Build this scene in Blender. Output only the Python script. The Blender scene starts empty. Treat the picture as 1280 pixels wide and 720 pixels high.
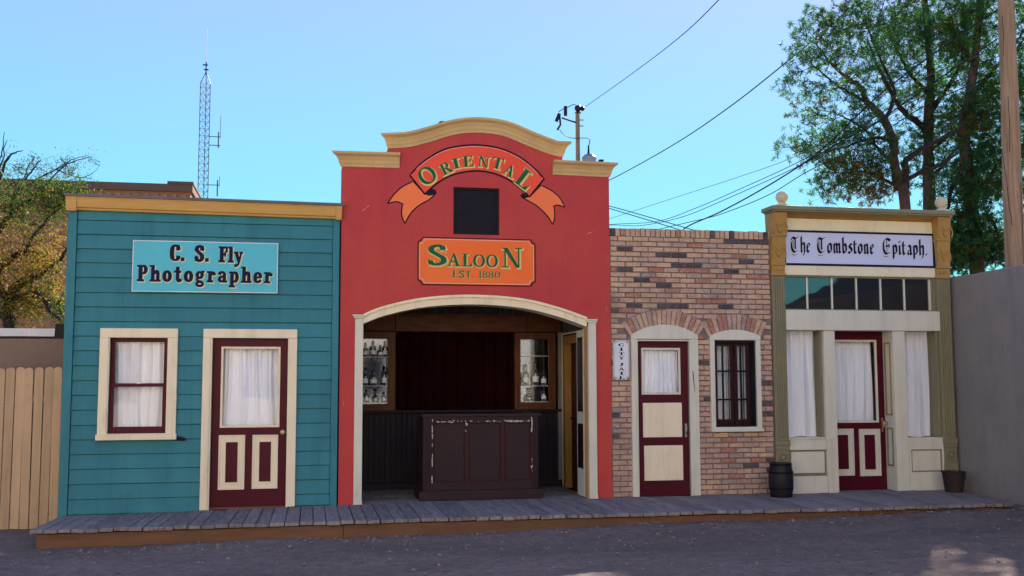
import bpy, math, random
from mathutils import Vector, Matrix
random.seed(7)
S = bpy.context.scene
COL = S.collection

# ------------------------------------------------------------------ camera
# X runs along the house fronts, Y away from the street, Z up; metres. Fronts stand on Y = 0.
F = 1312.0
CAM = Vector((0.0, -12.6, 1.463))
RT = Vector((0.98107, -0.193626, -0.002821)).normalized()
DN = Vector((0.014626, 0.088621, -0.995958))
FW = Vector((0.193093, 0.977065, 0.089775)).normalized()
DN = (DN - DN.dot(RT) * RT - DN.dot(FW) * FW).normalized()
cam = bpy.data.cameras.new('camera')
cam.sensor_width = 36.0
cam.lens = F / 1280 * 36
cam.clip_end = 3000
co = bpy.data.objects.new('camera', cam)
COL.objects.link(co)
m = Matrix((RT, -DN, -FW)).transposed().to_4x4()
m.translation = CAM
co.matrix_world = m
S.camera = co

# ------------------------------------------------------------------ light
SUN_EL, SUN_AZ = 34.1, 37.0           # from behind the house fronts, to the right
w = bpy.data.worlds.new("World")
S.world = w
w.use_nodes = True
nt = w.node_tree
sky = nt.nodes.new('ShaderNodeTexSky')
sky.sky_type = 'NISHITA'
sky.sun_disc = False
sky.sun_elevation = math.radians(SUN_EL)
sky.sun_rotation = math.radians(SUN_AZ)
sky.air_density = 1.0
sky.dust_density = 0.1
sky.ozone_density = 3.0
# the same soft shoulder for the whole sky: colour / (1 + k * luminance)
bw_ = nt.nodes.new('ShaderNodeRGBToBW')
mu_ = nt.nodes.new('ShaderNodeMath'); mu_.operation = 'MULTIPLY_ADD'; mu_.inputs[1].default_value = 0.15 * 2.9; mu_.inputs[2].default_value = 1.0
dv_ = nt.nodes.new('ShaderNodeMath'); dv_.operation = 'DIVIDE'; dv_.inputs[0].default_value = 1.0
vm_ = nt.nodes.new('ShaderNodeVectorMath'); vm_.operation = 'SCALE'
nt.links.new(sky.outputs[0], bw_.inputs[0]); nt.links.new(bw_.outputs[0], mu_.inputs[0]); nt.links.new(mu_.outputs[0], dv_.inputs[1])
hs_ = nt.nodes.new('ShaderNodeHueSaturation'); hs_.inputs['Saturation'].default_value = 1.12
nt.links.new(sky.outputs[0], hs_.inputs['Color']); nt.links.new(hs_.outputs[0], vm_.inputs[0]); nt.links.new(dv_.outputs[0], vm_.inputs['Scale'])
# the air near the horizon is turquoise all the way round, periwinkle higher up
tc_ = nt.nodes.new('ShaderNodeTexCoord'); sx_ = nt.nodes.new('ShaderNodeSeparateXYZ')
mr_ = nt.nodes.new('ShaderNodeMapRange'); mr_.inputs[1].default_value = 0.10; mr_.inputs[2].default_value = 0.36
tn_ = nt.nodes.new('ShaderNodeMix'); tn_.data_type = 'VECTOR'
tn_.inputs[4].default_value = (0.52, 1.09, 0.99); tn_.inputs[5].default_value = (1.22, 0.97, 1.06)
ml_ = nt.nodes.new('ShaderNodeVectorMath'); ml_.operation = 'MULTIPLY'
nt.links.new(tc_.outputs['Generated'], sx_.inputs[0]); nt.links.new(sx_.outputs['Z'], mr_.inputs[0]); nt.links.new(mr_.outputs[0], tn_.inputs[0])
nt.links.new(vm_.outputs[0], ml_.inputs[0]); nt.links.new(tn_.outputs[1], ml_.inputs[1])
nt.links.new(ml_.outputs[0], nt.nodes['Background'].inputs[0])
nt.nodes['Background'].inputs[1].default_value = 0.15
sl = bpy.data.lights.new('sun', 'SUN')
sl.energy = 5.0
sl.angle = math.radians(0.5)
sl.color = (1.0, 0.9, 0.76)
so = bpy.data.objects.new('sun', sl)
COL.objects.link(so)
e_, a_ = math.radians(SUN_EL), math.radians(SUN_AZ)
SD = Vector((math.sin(a_) * math.cos(e_), math.cos(a_) * math.cos(e_), math.sin(e_)))
so.rotation_euler = SD.to_track_quat('Z', 'Y').to_euler()
so.location = (20, 20, 30)
S.view_settings.view_transform = 'Standard'
S.view_settings.look = 'None'
S.view_settings.gamma = 1.0
S.view_settings.exposure = 1.75

# ------------------------------------------------------------------ helpers
def at(px, py, Y=0.0):
    """point of the plane Y = const seen at a pixel of the 1280x720 photograph"""
    d = RT * (px - 640) + DN * (py - 360) + FW * F
    t = (Y - CAM.y) / d.y
    return CAM + d * t

def tag(o, label=None, cat=None, group=None, kind=None):
    if label: o['label'] = label
    if cat: o['category'] = cat
    if group: o['group'] = group
    if kind: o['kind'] = kind
    return o

def empty(name, loc, label=None, cat=None, group=None, kind=None):
    o = bpy.data.objects.new(name, None)
    COL.objects.link(o)
    o.location = loc
    o.empty_display_size = 0.2
    return tag(o, label, cat, group, kind)

def wloc(o):
    v = Vector((0, 0, 0))
    while o is not None:
        v += o.location
        o = o.parent
    return v

class MB:
    def __init__(s):
        s.v, s.f, s.m, s.k = [], [], [], 0
    def mat(s, k):
        s.k = k
        return s
    def add(s, vs, fs):
        n = len(s.v)
        s.v += [tuple(p) for p in vs]
        s.f += [tuple(i + n for i in f) for f in fs]
        s.m += [s.k] * len(fs)
        return s
    def box(s, x0, x1, y0, y1, z0, z1):
        return s.add([(x0, y0, z0), (x1, y0, z0), (x1, y1, z0), (x0, y1, z0), (x0, y0, z1), (x1, y0, z1), (x1, y1, z1), (x0, y1, z1)],
                     [(0, 3, 2, 1), (4, 5, 6, 7), (0, 1, 5, 4), (1, 2, 6, 5), (2, 3, 7, 6), (3, 0, 4, 7)])
    def prism(s, pts, y0, y1):
        """outline in XZ, from y0 (front) to y1"""
        n = len(pts)
        a = sum(pts[i][0] * pts[(i + 1) % n][1] - pts[(i + 1) % n][0] * pts[i][1] for i in range(n))
        if a < 0: pts = list(reversed(pts))
        vs = [(x, y0, z) for x, z in pts] + [(x, y1, z) for x, z in pts]
        fs = [tuple(range(n)), tuple(range(2 * n - 1, n - 1, -1))]
        fs += [(i, i + n, (i + 1) % n + n, (i + 1) % n) for i in range(n)]
        return s.add(vs, fs)
    def prism_yz(s, pts, x0, x1):
        n = len(pts)
        vs = [(x0, y, z) for y, z in pts] + [(x1, y, z) for y, z in pts]
        fs = [tuple(range(n - 1, -1, -1)), tuple(range(n, 2 * n))]
        fs += [(i, (i + 1) % n, (i + 1) % n + n, i + n) for i in range(n)]
        return s.add(vs, fs)
    def ring(s, inner, outer, y0, y1, closed=True):
        n = len(inner)
        vs = [(x, y0, z) for x, z in inner] + [(x, y0, z) for x, z in outer] + [(x, y1, z) for x, z in inner] + [(x, y1, z) for x, z in outer]
        fs = []
        for i in range(n if closed else n - 1):
            j = (i + 1) % n
            fs += [(i, j, n + j, n + i), (n + i, n + j, 3 * n + j, 3 * n + i), (j, i, 2 * n + i, 2 * n + j)]
        if not closed:
            fs += [(0, n, 3 * n, 2 * n), (2 * n - 1, n - 1, 3 * n - 1, 4 * n - 1)]
        return s.add(vs, fs)
    def frame(s, x0, x1, z0, z1, t, y0, y1, tb=None, tt=None):
        tb = t if tb is None else tb
        tt = t if tt is None else tt
        return s.ring([(x0 + t, z0 + tb), (x1 - t, z0 + tb), (x1 - t, z1 - tt), (x0 + t, z1 - tt)], [(x0, z0), (x1, z0), (x1, z1), (x0, z1)], y0, y1)
    def sweep(s, path, prof, end0=0.0, end1=0.0):
        """path in XZ; prof = (out, up) : out towards the street; the ends flare by end * out"""
        n, k = len(path), len(prof)
        vs = []
        for i, (x, z) in enumerate(path):
            a = path[max(i - 1, 0)]; b = path[min(i + 1, n - 1)]
            tx, tz = b[0] - a[0], b[1] - a[1]
            L = math.hypot(tx, tz) or 1
            tx /= L; tz /= L
            nx, nz = -tz, tx
            if nz < 0: nx, nz = -nx, -nz
            for o, u in prof:
                ex = -end0 * o if i == 0 else (end1 * o if i == n - 1 else 0)
                vs.append((x + nx * u + tx * ex, -o, z + nz * u + tz * ex))
        fs = []
        for i in range(n - 1):
            for j in range(k):
                j2 = (j + 1) % k
                fs.append((i * k + j, (i + 1) * k + j, (i + 1) * k + j2, i * k + j2))
        fs += [tuple(range(k - 1, -1, -1)), tuple((n - 1) * k + j for j in range(k))]
        return s.add(vs, fs)
    def tube(s, pts, r, n=6, r1=None, cap=True):
        pts = [Vector(p) for p in pts]
        r1 = r if r1 is None else r1
        up = Vector((0.13, 0.31, 0.94)).normalized()
        vs = []
        m_ = len(pts)
        for i, p in enumerate(pts):
            t = (pts[min(i + 1, m_ - 1)] - pts[max(i - 1, 0)])
            t = t.normalized() if t.length > 1e-9 else Vector((0, 0, 1))
            if abs(t.dot(up)) > 0.97: up = Vector((1, 0, 0))
            a = t.cross(up).normalized()
            b = t.cross(a)
            rr = r + (r1 - r) * i / max(m_ - 1, 1)
            for j in range(n):
                q = 2 * math.pi * j / n
                vs.append(p + a * (rr * math.cos(q)) + b * (rr * math.sin(q)))
        fs = [(i * n + j, i * n + (j + 1) % n, (i + 1) * n + (j + 1) % n, (i + 1) * n + j) for i in range(m_ - 1) for j in range(n)]
        if cap: fs += [tuple(range(n - 1, -1, -1)), tuple((m_ - 1) * n + j for j in range(n))]
        return s.add(vs, fs)
    def lathe(s, c, prof, n=20, axis='z'):
        vs = []
        for r, h in prof:
            for j in range(n):
                q = 2 * math.pi * j / n
                if axis == 'z': vs.append((c[0] + r * math.cos(q), c[1] + r * math.sin(q), c[2] + h))
                else: vs.append((c[0] + r * math.cos(q), c[1] - h, c[2] + r * math.sin(q)))
        k = len(prof)
        fs = [(i * n + j, i * n + (j + 1) % n, (i + 1) * n + (j + 1) % n, (i + 1) * n + j) for i in range(k - 1) for j in range(n)]
        fs += [tuple(range(n - 1, -1, -1)), tuple((k - 1) * n + j for j in range(n))]
        return s.add(vs, fs)
    def sphere(s, c, r, n=16):
        prof = [(max(r * math.sin(math.pi * i / n), 1e-4), -r * math.cos(math.pi * i / n)) for i in range(n + 1)]
        return s.lathe(c, prof, n * 2)
    def build(s, name, mats, parent=None, smooth=False, bevel=0.0, origin=None):
        me = bpy.data.meshes.new(name)
        o = bpy.data.objects.new(name, me)
        if parent is not None:
            base = wloc(parent)
            org = Vector(origin) if origin is not None else base
            o.parent = parent
            o.location = org - base
        else:
            org = Vector(origin) if origin is not None else Vector((0, 0, 0))
            o.location = org
        me.from_pydata([(x - org.x, y - org.y, z - org.z) for x, y, z in s.v], [], s.f)
        for q in (mats if isinstance(mats, (list, tuple)) else [mats]): me.materials.append(q)
        if any(s.m):
            me.polygons.foreach_set('material_index', s.m)
        if smooth:
            me.polygons.foreach_set('use_smooth', [True] * len(s.f))
        me.update()
        COL.objects.link(o)
        if bevel:
            b = o.modifiers.new('bevel', 'BEVEL')
            b.width = bevel; b.segments = 2; b.limit_method = 'ANGLE'; b.angle_limit = math.radians(40)
        return o

def smooth_pts(p, n=8, closed=False):
    out = []
    m_ = len(p)
    for i in range(m_ if closed else m_ - 1):
        if closed: a, b, c, d = p[(i - 1) % m_], p[i], p[(i + 1) % m_], p[(i + 2) % m_]
        else: a, b, c, d = p[max(i - 1, 0)], p[i], p[i + 1], p[min(i + 2, m_ - 1)]
        for k in range(n):
            t = k / n
            out.append(tuple(0.5 * ((2 * b[q]) + (-a[q] + c[q]) * t + (2 * a[q] - 5 * b[q] + 4 * c[q] - d[q]) * t * t + (-a[q] + 3 * b[q] - 3 * c[q] + d[q]) * t ** 3) for q in range(len(b))))
    if not closed: out.append(tuple(p[-1]))
    return out

def grid_wall(mb, x0, x1, z0, z1, y0, y1, holes):
    """wall with rectangular holes; only outer and reveal faces are made"""
    xs = sorted({x0, x1} | {h[0] for h in holes} | {h[1] for h in holes})
    zs = sorted({z0, z1} | {h[2] for h in holes} | {h[3] for h in holes})
    xs = [x for x in xs if x0 <= x <= x1]; zs = [z for z in zs if z0 <= z <= z1]
    def solid(i, j):
        if i < 0 or j < 0 or i >= len(xs) - 1 or j >= len(zs) - 1: return False
        cx, cz = (xs[i] + xs[i + 1]) / 2, (zs[j] + zs[j + 1]) / 2
        return not any(h[0] < cx < h[1] and h[2] < cz < h[3] for h in holes)
    for i in range(len(xs) - 1):
        for j in range(len(zs) - 1):
            if not solid(i, j): continue
            a, b, c, d = xs[i], xs[i + 1], zs[j], zs[j + 1]
            mb.add([(a, y0, c), (b, y0, c), (b, y0, d), (a, y0, d)], [(0, 1, 2, 3)])
            mb.add([(a, y1, c), (b, y1, c), (b, y1, d), (a, y1, d)], [(3, 2, 1, 0)])
            if not solid(i - 1, j): mb.add([(a, y0, c), (a, y0, d), (a, y1, d), (a, y1, c)], [(0, 1, 2, 3)])
            if not solid(i + 1, j): mb.add([(b, y0, c), (b, y0, d), (b, y1, d), (b, y1, c)], [(3, 2, 1, 0)])
            if not solid(i, j - 1): mb.add([(a, y0, c), (b, y0, c), (b, y1, c), (a, y1, c)], [(3, 2, 1, 0)])
            if not solid(i, j + 1): mb.add([(a, y0, d), (b, y0, d), (b, y1, d), (a, y1, d)], [(0, 1, 2, 3)])

# ------------------------------------------------------------------ materials
def newmat(name):
    m_ = bpy.data.materials.new(name)
    m_.use_nodes = True
    t = m_.node_tree
    return m_, t, t.nodes['Principled BSDF']

def N(t, kind, **kw):
    n = t.nodes.new(kind)
    for k, v in kw.items():
        if k in n.inputs: n.inputs[k].default_value = v
        else: setattr(n, k, v)
    return n

def world_coord(t, scale=(1, 1, 1)):
    g = N(t, 'ShaderNodeNewGeometry')
    mp = N(t, 'ShaderNodeMapping')
    mp.inputs['Scale'].default_value = scale
    t.links.new(g.outputs['Position'], mp.inputs['Vector'])
    return mp.outputs[0]

def mixc(t, fac, a, b):
    n = t.nodes.new('ShaderNodeMix')
    n.data_type = 'RGBA'
    for sock, val in ((n.inputs[0], fac), (n.inputs[6], a), (n.inputs[7], b)):
        if isinstance(val, bpy.types.NodeSocket): t.links.new(val, sock)
        else: sock.default_value = val if isinstance(val, float) else (*val, 1) if len(val) == 3 else val
    return n.outputs[2]

def ramp(t, src, p0, p1, v0=0.0, v1=1.0):
    r = N(t, 'ShaderNodeMapRange')
    r.inputs[1].default_value = p0; r.inputs[2].default_value = p1
    r.inputs[3].default_value = v0; r.inputs[4].default_value = v1
    t.links.new(src, r.inputs[0])
    return r.outputs[0]

def surf(name, rgb, rgb2=None, rough=0.6, scale=3.0, stretch=(1, 1, 1), amount=0.6, bump=0.2, bscale=60.0, bstretch=None,
         chips=None, chip_lo=0.66, chip_scale=14.0, grime=None, grime_scale=1.2, grime_lo=0.5, grime_amt=0.6, rand=0.0, streak=0.0, metallic=0.0, spec=0.15, bdist=0.01):
    m_, t, p = newmat(name)
    rgb2 = rgb2 or tuple(c * 0.78 for c in rgb)
    nz = N(t, 'ShaderNodeTexNoise', Scale=scale, Detail=6.0, Roughness=0.62)
    t.links.new(world_coord(t, stretch), nz.inputs['Vector'])
    c = mixc(t, ramp(t, nz.outputs[0], 0.5 - 0.32 * (1.2 - amount), 0.5 + 0.32 * (1.2 - amount)), rgb, rgb2)
    if grime:
        g = N(t, 'ShaderNodeTexNoise', Scale=grime_scale, Detail=8.0, Roughness=0.7)
        t.links.new(world_coord(t, (1, 1, 0.6)), g.inputs['Vector'])
        c = mixc(t, ramp(t, g.outputs[0], grime_lo, grime_lo + 0.2, 0, grime_amt), c, grime)
    if streak:
        q = N(t, 'ShaderNodeTexNoise', Scale=1.0, Detail=7.0, Roughness=0.7)
        t.links.new(world_coord(t, (9, 9, 0.5)), q.inputs['Vector'])
        c = mixc(t, ramp(t, q.outputs[0], 0.5, 0.72, 0, streak), c, tuple(k_ * 0.45 for k_ in rgb))
    if chips:
        h = N(t, 'ShaderNodeTexNoise', Scale=chip_scale, Detail=5.0, Roughness=0.75)
        t.links.new(world_coord(t, stretch), h.inputs['Vector'])
        c = mixc(t, ramp(t, h.outputs[0], chip_lo, chip_lo + 0.025), c, chips)
    if rand:
        oi = N(t, 'ShaderNodeObjectInfo')
        hs = N(t, 'ShaderNodeHueSaturation')
        t.links.new(c, hs.inputs['Color'])
        t.links.new(ramp(t, oi.outputs['Random'], 0, 1, 1 - rand, 1 + rand), hs.inputs['Value'])
        c = hs.outputs[0]
    t.links.new(c, p.inputs['Base Color'])
    p.inputs['Roughness'].default_value = rough
    p.inputs['Metallic'].default_value = metallic
    p.inputs['Specular IOR Level'].default_value = spec
    if bump:
        b = N(t, 'ShaderNodeTexNoise', Scale=bscale, Detail=4.0, Roughness=0.6)
        t.links.new(world_coord(t, bstretch or stretch), b.inputs['Vector'])
        bp = N(t, 'ShaderNodeBump', Strength=bump, Distance=bdist)
        t.links.new(b.outputs[0], bp.inputs['Height'])
        t.links.new(bp.outputs[0], p.inputs['Normal'])
    return m_

M = {}
M['teal'] = surf('teal_paint', (0.034, 0.185, 0.235), (0.046, 0.228, 0.262), 0.5, 1.4, (1, 1, 1.5), 0.5, 0.25, 30, (1, 1, 14), grime=(0.028, 0.145, 0.20), grime_lo=0.46, chips=(0.22, 0.3, 0.34), chip_lo=0.715, chip_scale=9, rand=0.07, streak=0.35)
M['stucco_red'] = surf('red_stucco', (0.47, 0.050, 0.062), (0.52, 0.078, 0.056), 0.85, 0.9, amount=0.5, bump=0.55, bscale=55, grime=(0.40, 0.045, 0.075), grime_scale=1.1, grime_amt=0.6, chips=(0.62, 0.30, 0.28), chip_lo=0.775, chip_scale=11, streak=0.12, bdist=0.012)
M['tan_trim'] = surf('tan_cornice_paint', (0.56, 0.33, 0.10), (0.48, 0.27, 0.08), 0.55, 4, (0.5, 1, 4), 0.5, 0.25, 30, (0.6, 1, 14), grime=(0.3, 0.16, 0.06), grime_lo=0.58)
M['stucco_tan'] = surf('tan_stucco_cornice', (0.60, 0.43, 0.21), (0.50, 0.34, 0.16), 0.85, 3, amount=0.6, bump=0.5, bscale=60, grime=(0.36, 0.22, 0.1), grime_lo=0.55)
M['roof_grey'] = surf('grey_roof_edge', (0.16, 0.15, 0.16), None, 0.7)
M['cream'] = surf('cream_paint', (0.83, 0.745, 0.555), (0.79, 0.68, 0.47), 0.5, 2.2, amount=0.5, bump=0.15, bscale=30, bstretch=(12, 1, 1), grime=(0.52, 0.38, 0.22), grime_scale=2.6, grime_lo=0.56, grime_amt=0.5, chips=(0.22, 0.15, 0.1), chip_lo=0.725, chip_scale=16, streak=0.3)
M['cream_pale'] = surf('pale_cream_paint', (0.68, 0.66, 0.56), (0.62, 0.59, 0.48), 0.5, 2.5, amount=0.5, bump=0.15, bscale=30, grime=(0.45, 0.40, 0.32), grime_scale=2.6, grime_lo=0.57, grime_amt=0.45, chips=(0.16, 0.11, 0.09), chip_lo=0.715, chip_scale=15, streak=0.3)
M['maroon'] = surf('maroon_paint', (0.080, 0.004, 0.016), (0.062, 0.003, 0.012), 0.42, 3, amount=0.5, bump=0.12, bscale=30, bstretch=(10, 1, 1), chips=(0.3, 0.2, 0.17), chip_lo=0.77)
M['dark_maroon'] = surf('dark_maroon_paint', (0.028, 0.005, 0.009), None, 0.4)
M['curtain'] = surf('white_curtain_cloth', (0.88, 0.91, 0.98), (0.84, 0.87, 0.96), 0.9, 6, amount=0.4, bump=0.2, bscale=150)
M['lavender_board'] = surf('pale_sign_paint', (0.60, 0.63, 0.82), (0.56, 0.59, 0.79), 0.5, 2, bump=0.05)
M['cyan_board'] = surf('light_blue_sign_paint', (0.10, 0.52, 0.62), (0.085, 0.47, 0.58), 0.45, 2, bump=0.05, chips=(0.3, 0.6, 0.7), chip_lo=0.77)
M['orange_board'] = surf('orange_sign_paint', (0.90, 0.15, 0.03), (0.86, 0.20, 0.05), 0.5, 1.5, bump=0.35, bscale=55)
M['ribbon_red'] = surf('ribbon_red_paint', (0.80, 0.075, 0.045), (0.84, 0.10, 0.05), 0.6, 1.5, bump=0.35, bscale=55)
M['ribbon_orange'] = surf('ribbon_orange_paint', (0.90, 0.23, 0.065), (0.86, 0.18, 0.07), 0.6, 1.5, bump=0.35, bscale=55)
M['ink'] = surf('black_paint', (0.012, 0.010, 0.022), None, 0.5, bump=0, spec=0.08)
M['navy_ink'] = surf('navy_paint', (0.012, 0.012, 0.05), None, 0.5, bump=0, spec=0.08)
M['green_ink'] = surf('green_paint', (0.008, 0.10, 0.045), (0.01, 0.13, 0.06), 0.5, bump=0, spec=0.08)
M['gold_ink'] = surf('gold_paint', (0.80, 0.60, 0.22), None, 0.5, bump=0, spec=0.08)
M['pale_ink'] = surf('pale_yellow_paint', (0.78, 0.76, 0.42), None, 0.5, bump=0, spec=0.08)
M['pink_line'] = surf('pale_pink_paint', (0.85, 0.50, 0.42), None, 0.5, bump=0)
M['white_line'] = surf('white_paint', (0.78, 0.80, 0.86), None, 0.5, bump=0)
M['dark_glass_panel'] = surf('black_window_screen', (0.006, 0.006, 0.012), (0.012, 0.011, 0.02), 0.5, 3, bump=0.05, spec=0.1)
M['black'] = surf('black_metal', (0.01, 0.01, 0.012), None, 0.45, bump=0.05)
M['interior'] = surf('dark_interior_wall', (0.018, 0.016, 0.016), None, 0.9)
M['olive'] = surf('olive_pilaster_paint', (0.235, 0.215, 0.135), (0.20, 0.185, 0.115), 0.55, 3, (1, 1, 0.5), 0.5, 0.2, 30, grime=(0.30, 0.24, 0.12), grime_lo=0.52)
M['bronze'] = surf('ochre_bracket_paint', (0.42, 0.25, 0.075), (0.35, 0.21, 0.07), 0.55, 4, bump=0.2)
M['mortar'] = surf('grey_mortar', (0.17, 0.14, 0.13), (0.22, 0.19, 0.175), 0.95, 12, bump=0.6, bscale=90)
M['steel'] = surf('worn_steel', (0.45, 0.44, 0.43), None, 0.35, metallic=0.9, bump=0.05)
M['brass'] = surf('worn_brass', (0.5, 0.36, 0.22), None, 0.4, metallic=0.8, bump=0.05)
M['grey_stucco'] = surf('grey_stucco', (0.27, 0.245, 0.225), (0.235, 0.213, 0.20), 0.92, 1.2, amount=0.6, bump=0.7, bscale=40, grime=(0.13, 0.12, 0.12), grime_scale=1.6, grime_lo=0.52, grime_amt=0.4, bdist=0.012, streak=0.15)
M['taupe_stucco'] = surf('taupe_stucco', (0.25, 0.18, 0.14), (0.22, 0.16, 0.12), 0.92, 2, bump=0.4)
M['picket'] = surf('tan_picket_paint', (0.52, 0.36, 0.22), (0.46, 0.31, 0.185), 0.75, 5, (1, 1, 0.4), 0.6, 0.5, 60, grime=(0.34, 0.22, 0.14), grime_scale=5, grime_lo=0.55, rand=0.09, streak=0.4)
M['plank'] = surf('weathered_grey_plank', (0.30, 0.258, 0.245), (0.17, 0.142, 0.135), 0.85, 5, (6, 0.7, 3), 0.7, 0.7, 22, (7, 0.6, 3), chips=(0.05, 0.04, 0.04), chip_lo=0.72, chip_scale=5, rand=0.16)
M['fascia'] = surf('red_brown_board', (0.19, 0.095, 0.055), (0.13, 0.07, 0.045), 0.8, 3, (0.6, 1, 5), 0.7, 0.4, 25, (0.7, 1, 10), grime=(0.10, 0.07, 0.06), grime_lo=0.5)
M['oak'] = surf('brown_varnished_wood', (0.12, 0.036, 0.010), (0.06, 0.018, 0.006), 0.4, 6, (0.7, 1, 3), 0.7, 0.2, 30, (1, 1, 8))
M['oak_vert'] = surf('brown_varnished_stile', (0.11, 0.033, 0.010), (0.055, 0.017, 0.006), 0.4, 6, (3, 1, 0.5), 0.7, 0.2, 30, (8, 1, 1))
M['honey'] = surf('honey_pine_wood', (0.34, 0.18, 0.05), (0.25, 0.125, 0.035), 0.5, 6, (3, 3, 0.4), 0.6, 0.2, 30, (6, 6, 1))
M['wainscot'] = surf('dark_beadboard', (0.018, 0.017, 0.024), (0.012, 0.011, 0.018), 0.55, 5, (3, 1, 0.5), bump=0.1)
M['bar_paint'] = surf('dark_brown_bar_paint', (0.034, 0.017, 0.021), (0.026, 0.013, 0.017), 0.5, 3, bump=0.12, bscale=40, chips=(0.28, 0.22, 0.22), chip_lo=0.765, chip_scale=18)
M['bar_red'] = surf('dark_red_bar_molding', (0.05, 0.003, 0.006), None, 0.45, bump=0.05)
M['flake'] = surf('bare_flaked_paint', (0.55, 0.48, 0.48), None, 0.8, bump=0)
M['velvet'] = surf('dark_red_velvet', (0.016, 0.0015, 0.003), (0.009, 0.001, 0.002), 0.95, 4, bump=0.1, spec=0.05)
M['corrugated'] = surf('dull_corrugated_metal', (0.10, 0.09, 0.09), (0.06, 0.05, 0.05), 0.5, 5, metallic=0.3, bump=0.05)
M['barrel'] = surf('dark_barrel_stave', (0.012, 0.011, 0.016), (0.024, 0.022, 0.03), 0.4, 6, (1, 1, 0.3), bump=0.3, bscale=40)
M['hoop'] = surf('dark_iron_hoop', (0.012, 0.012, 0.014), None, 0.5, metallic=0.5)
M['pot'] = surf('dark_rusty_bucket', (0.022, 0.018, 0.020), (0.045, 0.028, 0.022), 0.6, 8, bump=0.3)
M['soil'] = surf('dry_soil', (0.09, 0.06, 0.045), None, 0.95, 20, bump=0.6)
M['pole_wood'] = surf('utility_pole_wood', (0.44, 0.28, 0.17), (0.28, 0.16, 0.095), 0.85, 3, (6, 6, 0.35), 0.75, 0.7, 14, (9, 9, 0.35), chips=(0.06, 0.04, 0.03), chip_lo=0.66, chip_scale=5)
M['far_brick'] = surf('brown_far_brick', (0.38, 0.20, 0.11), (0.28, 0.145, 0.08), 0.9, 4, bump=0.3)
M['far_dark'] = surf('dark_roof_coping', (0.15, 0.10, 0.075), None, 0.8)
M['lattice'] = surf('galvanised_steel', (0.10, 0.13, 0.14), None, 0.5, metallic=0.2, bump=0)
M['cable'] = surf('black_cable', (0.012, 0.02, 0.022), None, 0.6, bump=0, spec=0.08)
M['cable_pale'] = surf('weathered_cable', (0.07, 0.11, 0.12), None, 0.6, bump=0, spec=0.08)
M['insulator'] = surf('brown_porcelain', (0.03, 0.02, 0.03), None, 0.3, bump=0)
M['tank'] = surf('grey_transformer_paint', (0.33, 0.36, 0.38), None, 0.5)
M['ball'] = surf('chalky_white_plaster', (0.56, 0.44, 0.30), (0.62, 0.52, 0.38), 0.85, 9, bump=0.4)
M['bark'] = surf('pine_bark', (0.13, 0.075, 0.055), (0.05, 0.032, 0.03), 0.95, 8, (1, 1, 0.4), 0.8, 0.8, 12, (2, 2, 0.7))
M['bark_dark'] = surf('dark_branch_bark', (0.045, 0.032, 0.028), (0.025, 0.018, 0.017), 0.95, 8)
M['white_metal'] = surf('white_metal', (0.75, 0.76, 0.78), None, 0.4, bump=0.05)
M['barn'] = surf('weathered_barn_board', (0.16, 0.10, 0.07), None, 0.85, 3, (5, 5, 0.5))
M['roof_dark'] = surf('dark_roof_sheet', (0.035, 0.03, 0.032), None, 0.6)

def glass_mat(name, tint=(1, 1, 1), refl=1.0, ior=1.5):
    m_, t, p = newmat(name)
    t.nodes.remove(p)
    out = [n for n in t.nodes if n.type == 'OUTPUT_MATERIAL'][0]
    fr = N(t, 'ShaderNodeFresnel', IOR=ior)
    mul = N(t, 'ShaderNodeMath', operation='MULTIPLY')
    mul.inputs[1].default_value = refl
    mul.use_clamp = True
    t.links.new(fr.outputs[0], mul.inputs[0])
    tr = N(t, 'ShaderNodeBsdfTransparent', Color=(*tint, 1))
    gl = N(t, 'ShaderNodeBsdfGlossy', Roughness=0.02)
    nz = N(t, 'ShaderNodeTexNoise', Scale=1.3)
    bp = N(t, 'ShaderNodeBump', Strength=0.06, Distance=0.05)
    t.links.new(world_coord(t), nz.inputs['Vector'])
    t.links.new(nz.outputs[0], bp.inputs['Height'])
    t.links.new(bp.outputs[0], gl.inputs['Normal'])
    mx = N(t, 'ShaderNodeMixShader')
    t.links.new(mul.outputs[0], mx.inputs[0]); t.links.new(tr.outputs[0], mx.inputs[1]); t.links.new(gl.outputs[0], mx.inputs[2])
    t.links.new(mx.outputs[0], out.inputs[0])
    return m_
M['glass'] = glass_mat('window_glass', (0.99, 0.995, 1.0), 0.45)
M['dark_glass'] = glass_mat('dark_window_glass', (0.25, 0.27, 0.3), 4.0)
M['bottle_glass'] = glass_mat('clear_bottle_glass', (0.80, 0.86, 0.86), 4.0)
M['mirror'] = surf('old_mirror', (0.115, 0.135, 0.18), None, 0.05, metallic=1.0, bump=0.02)

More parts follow.
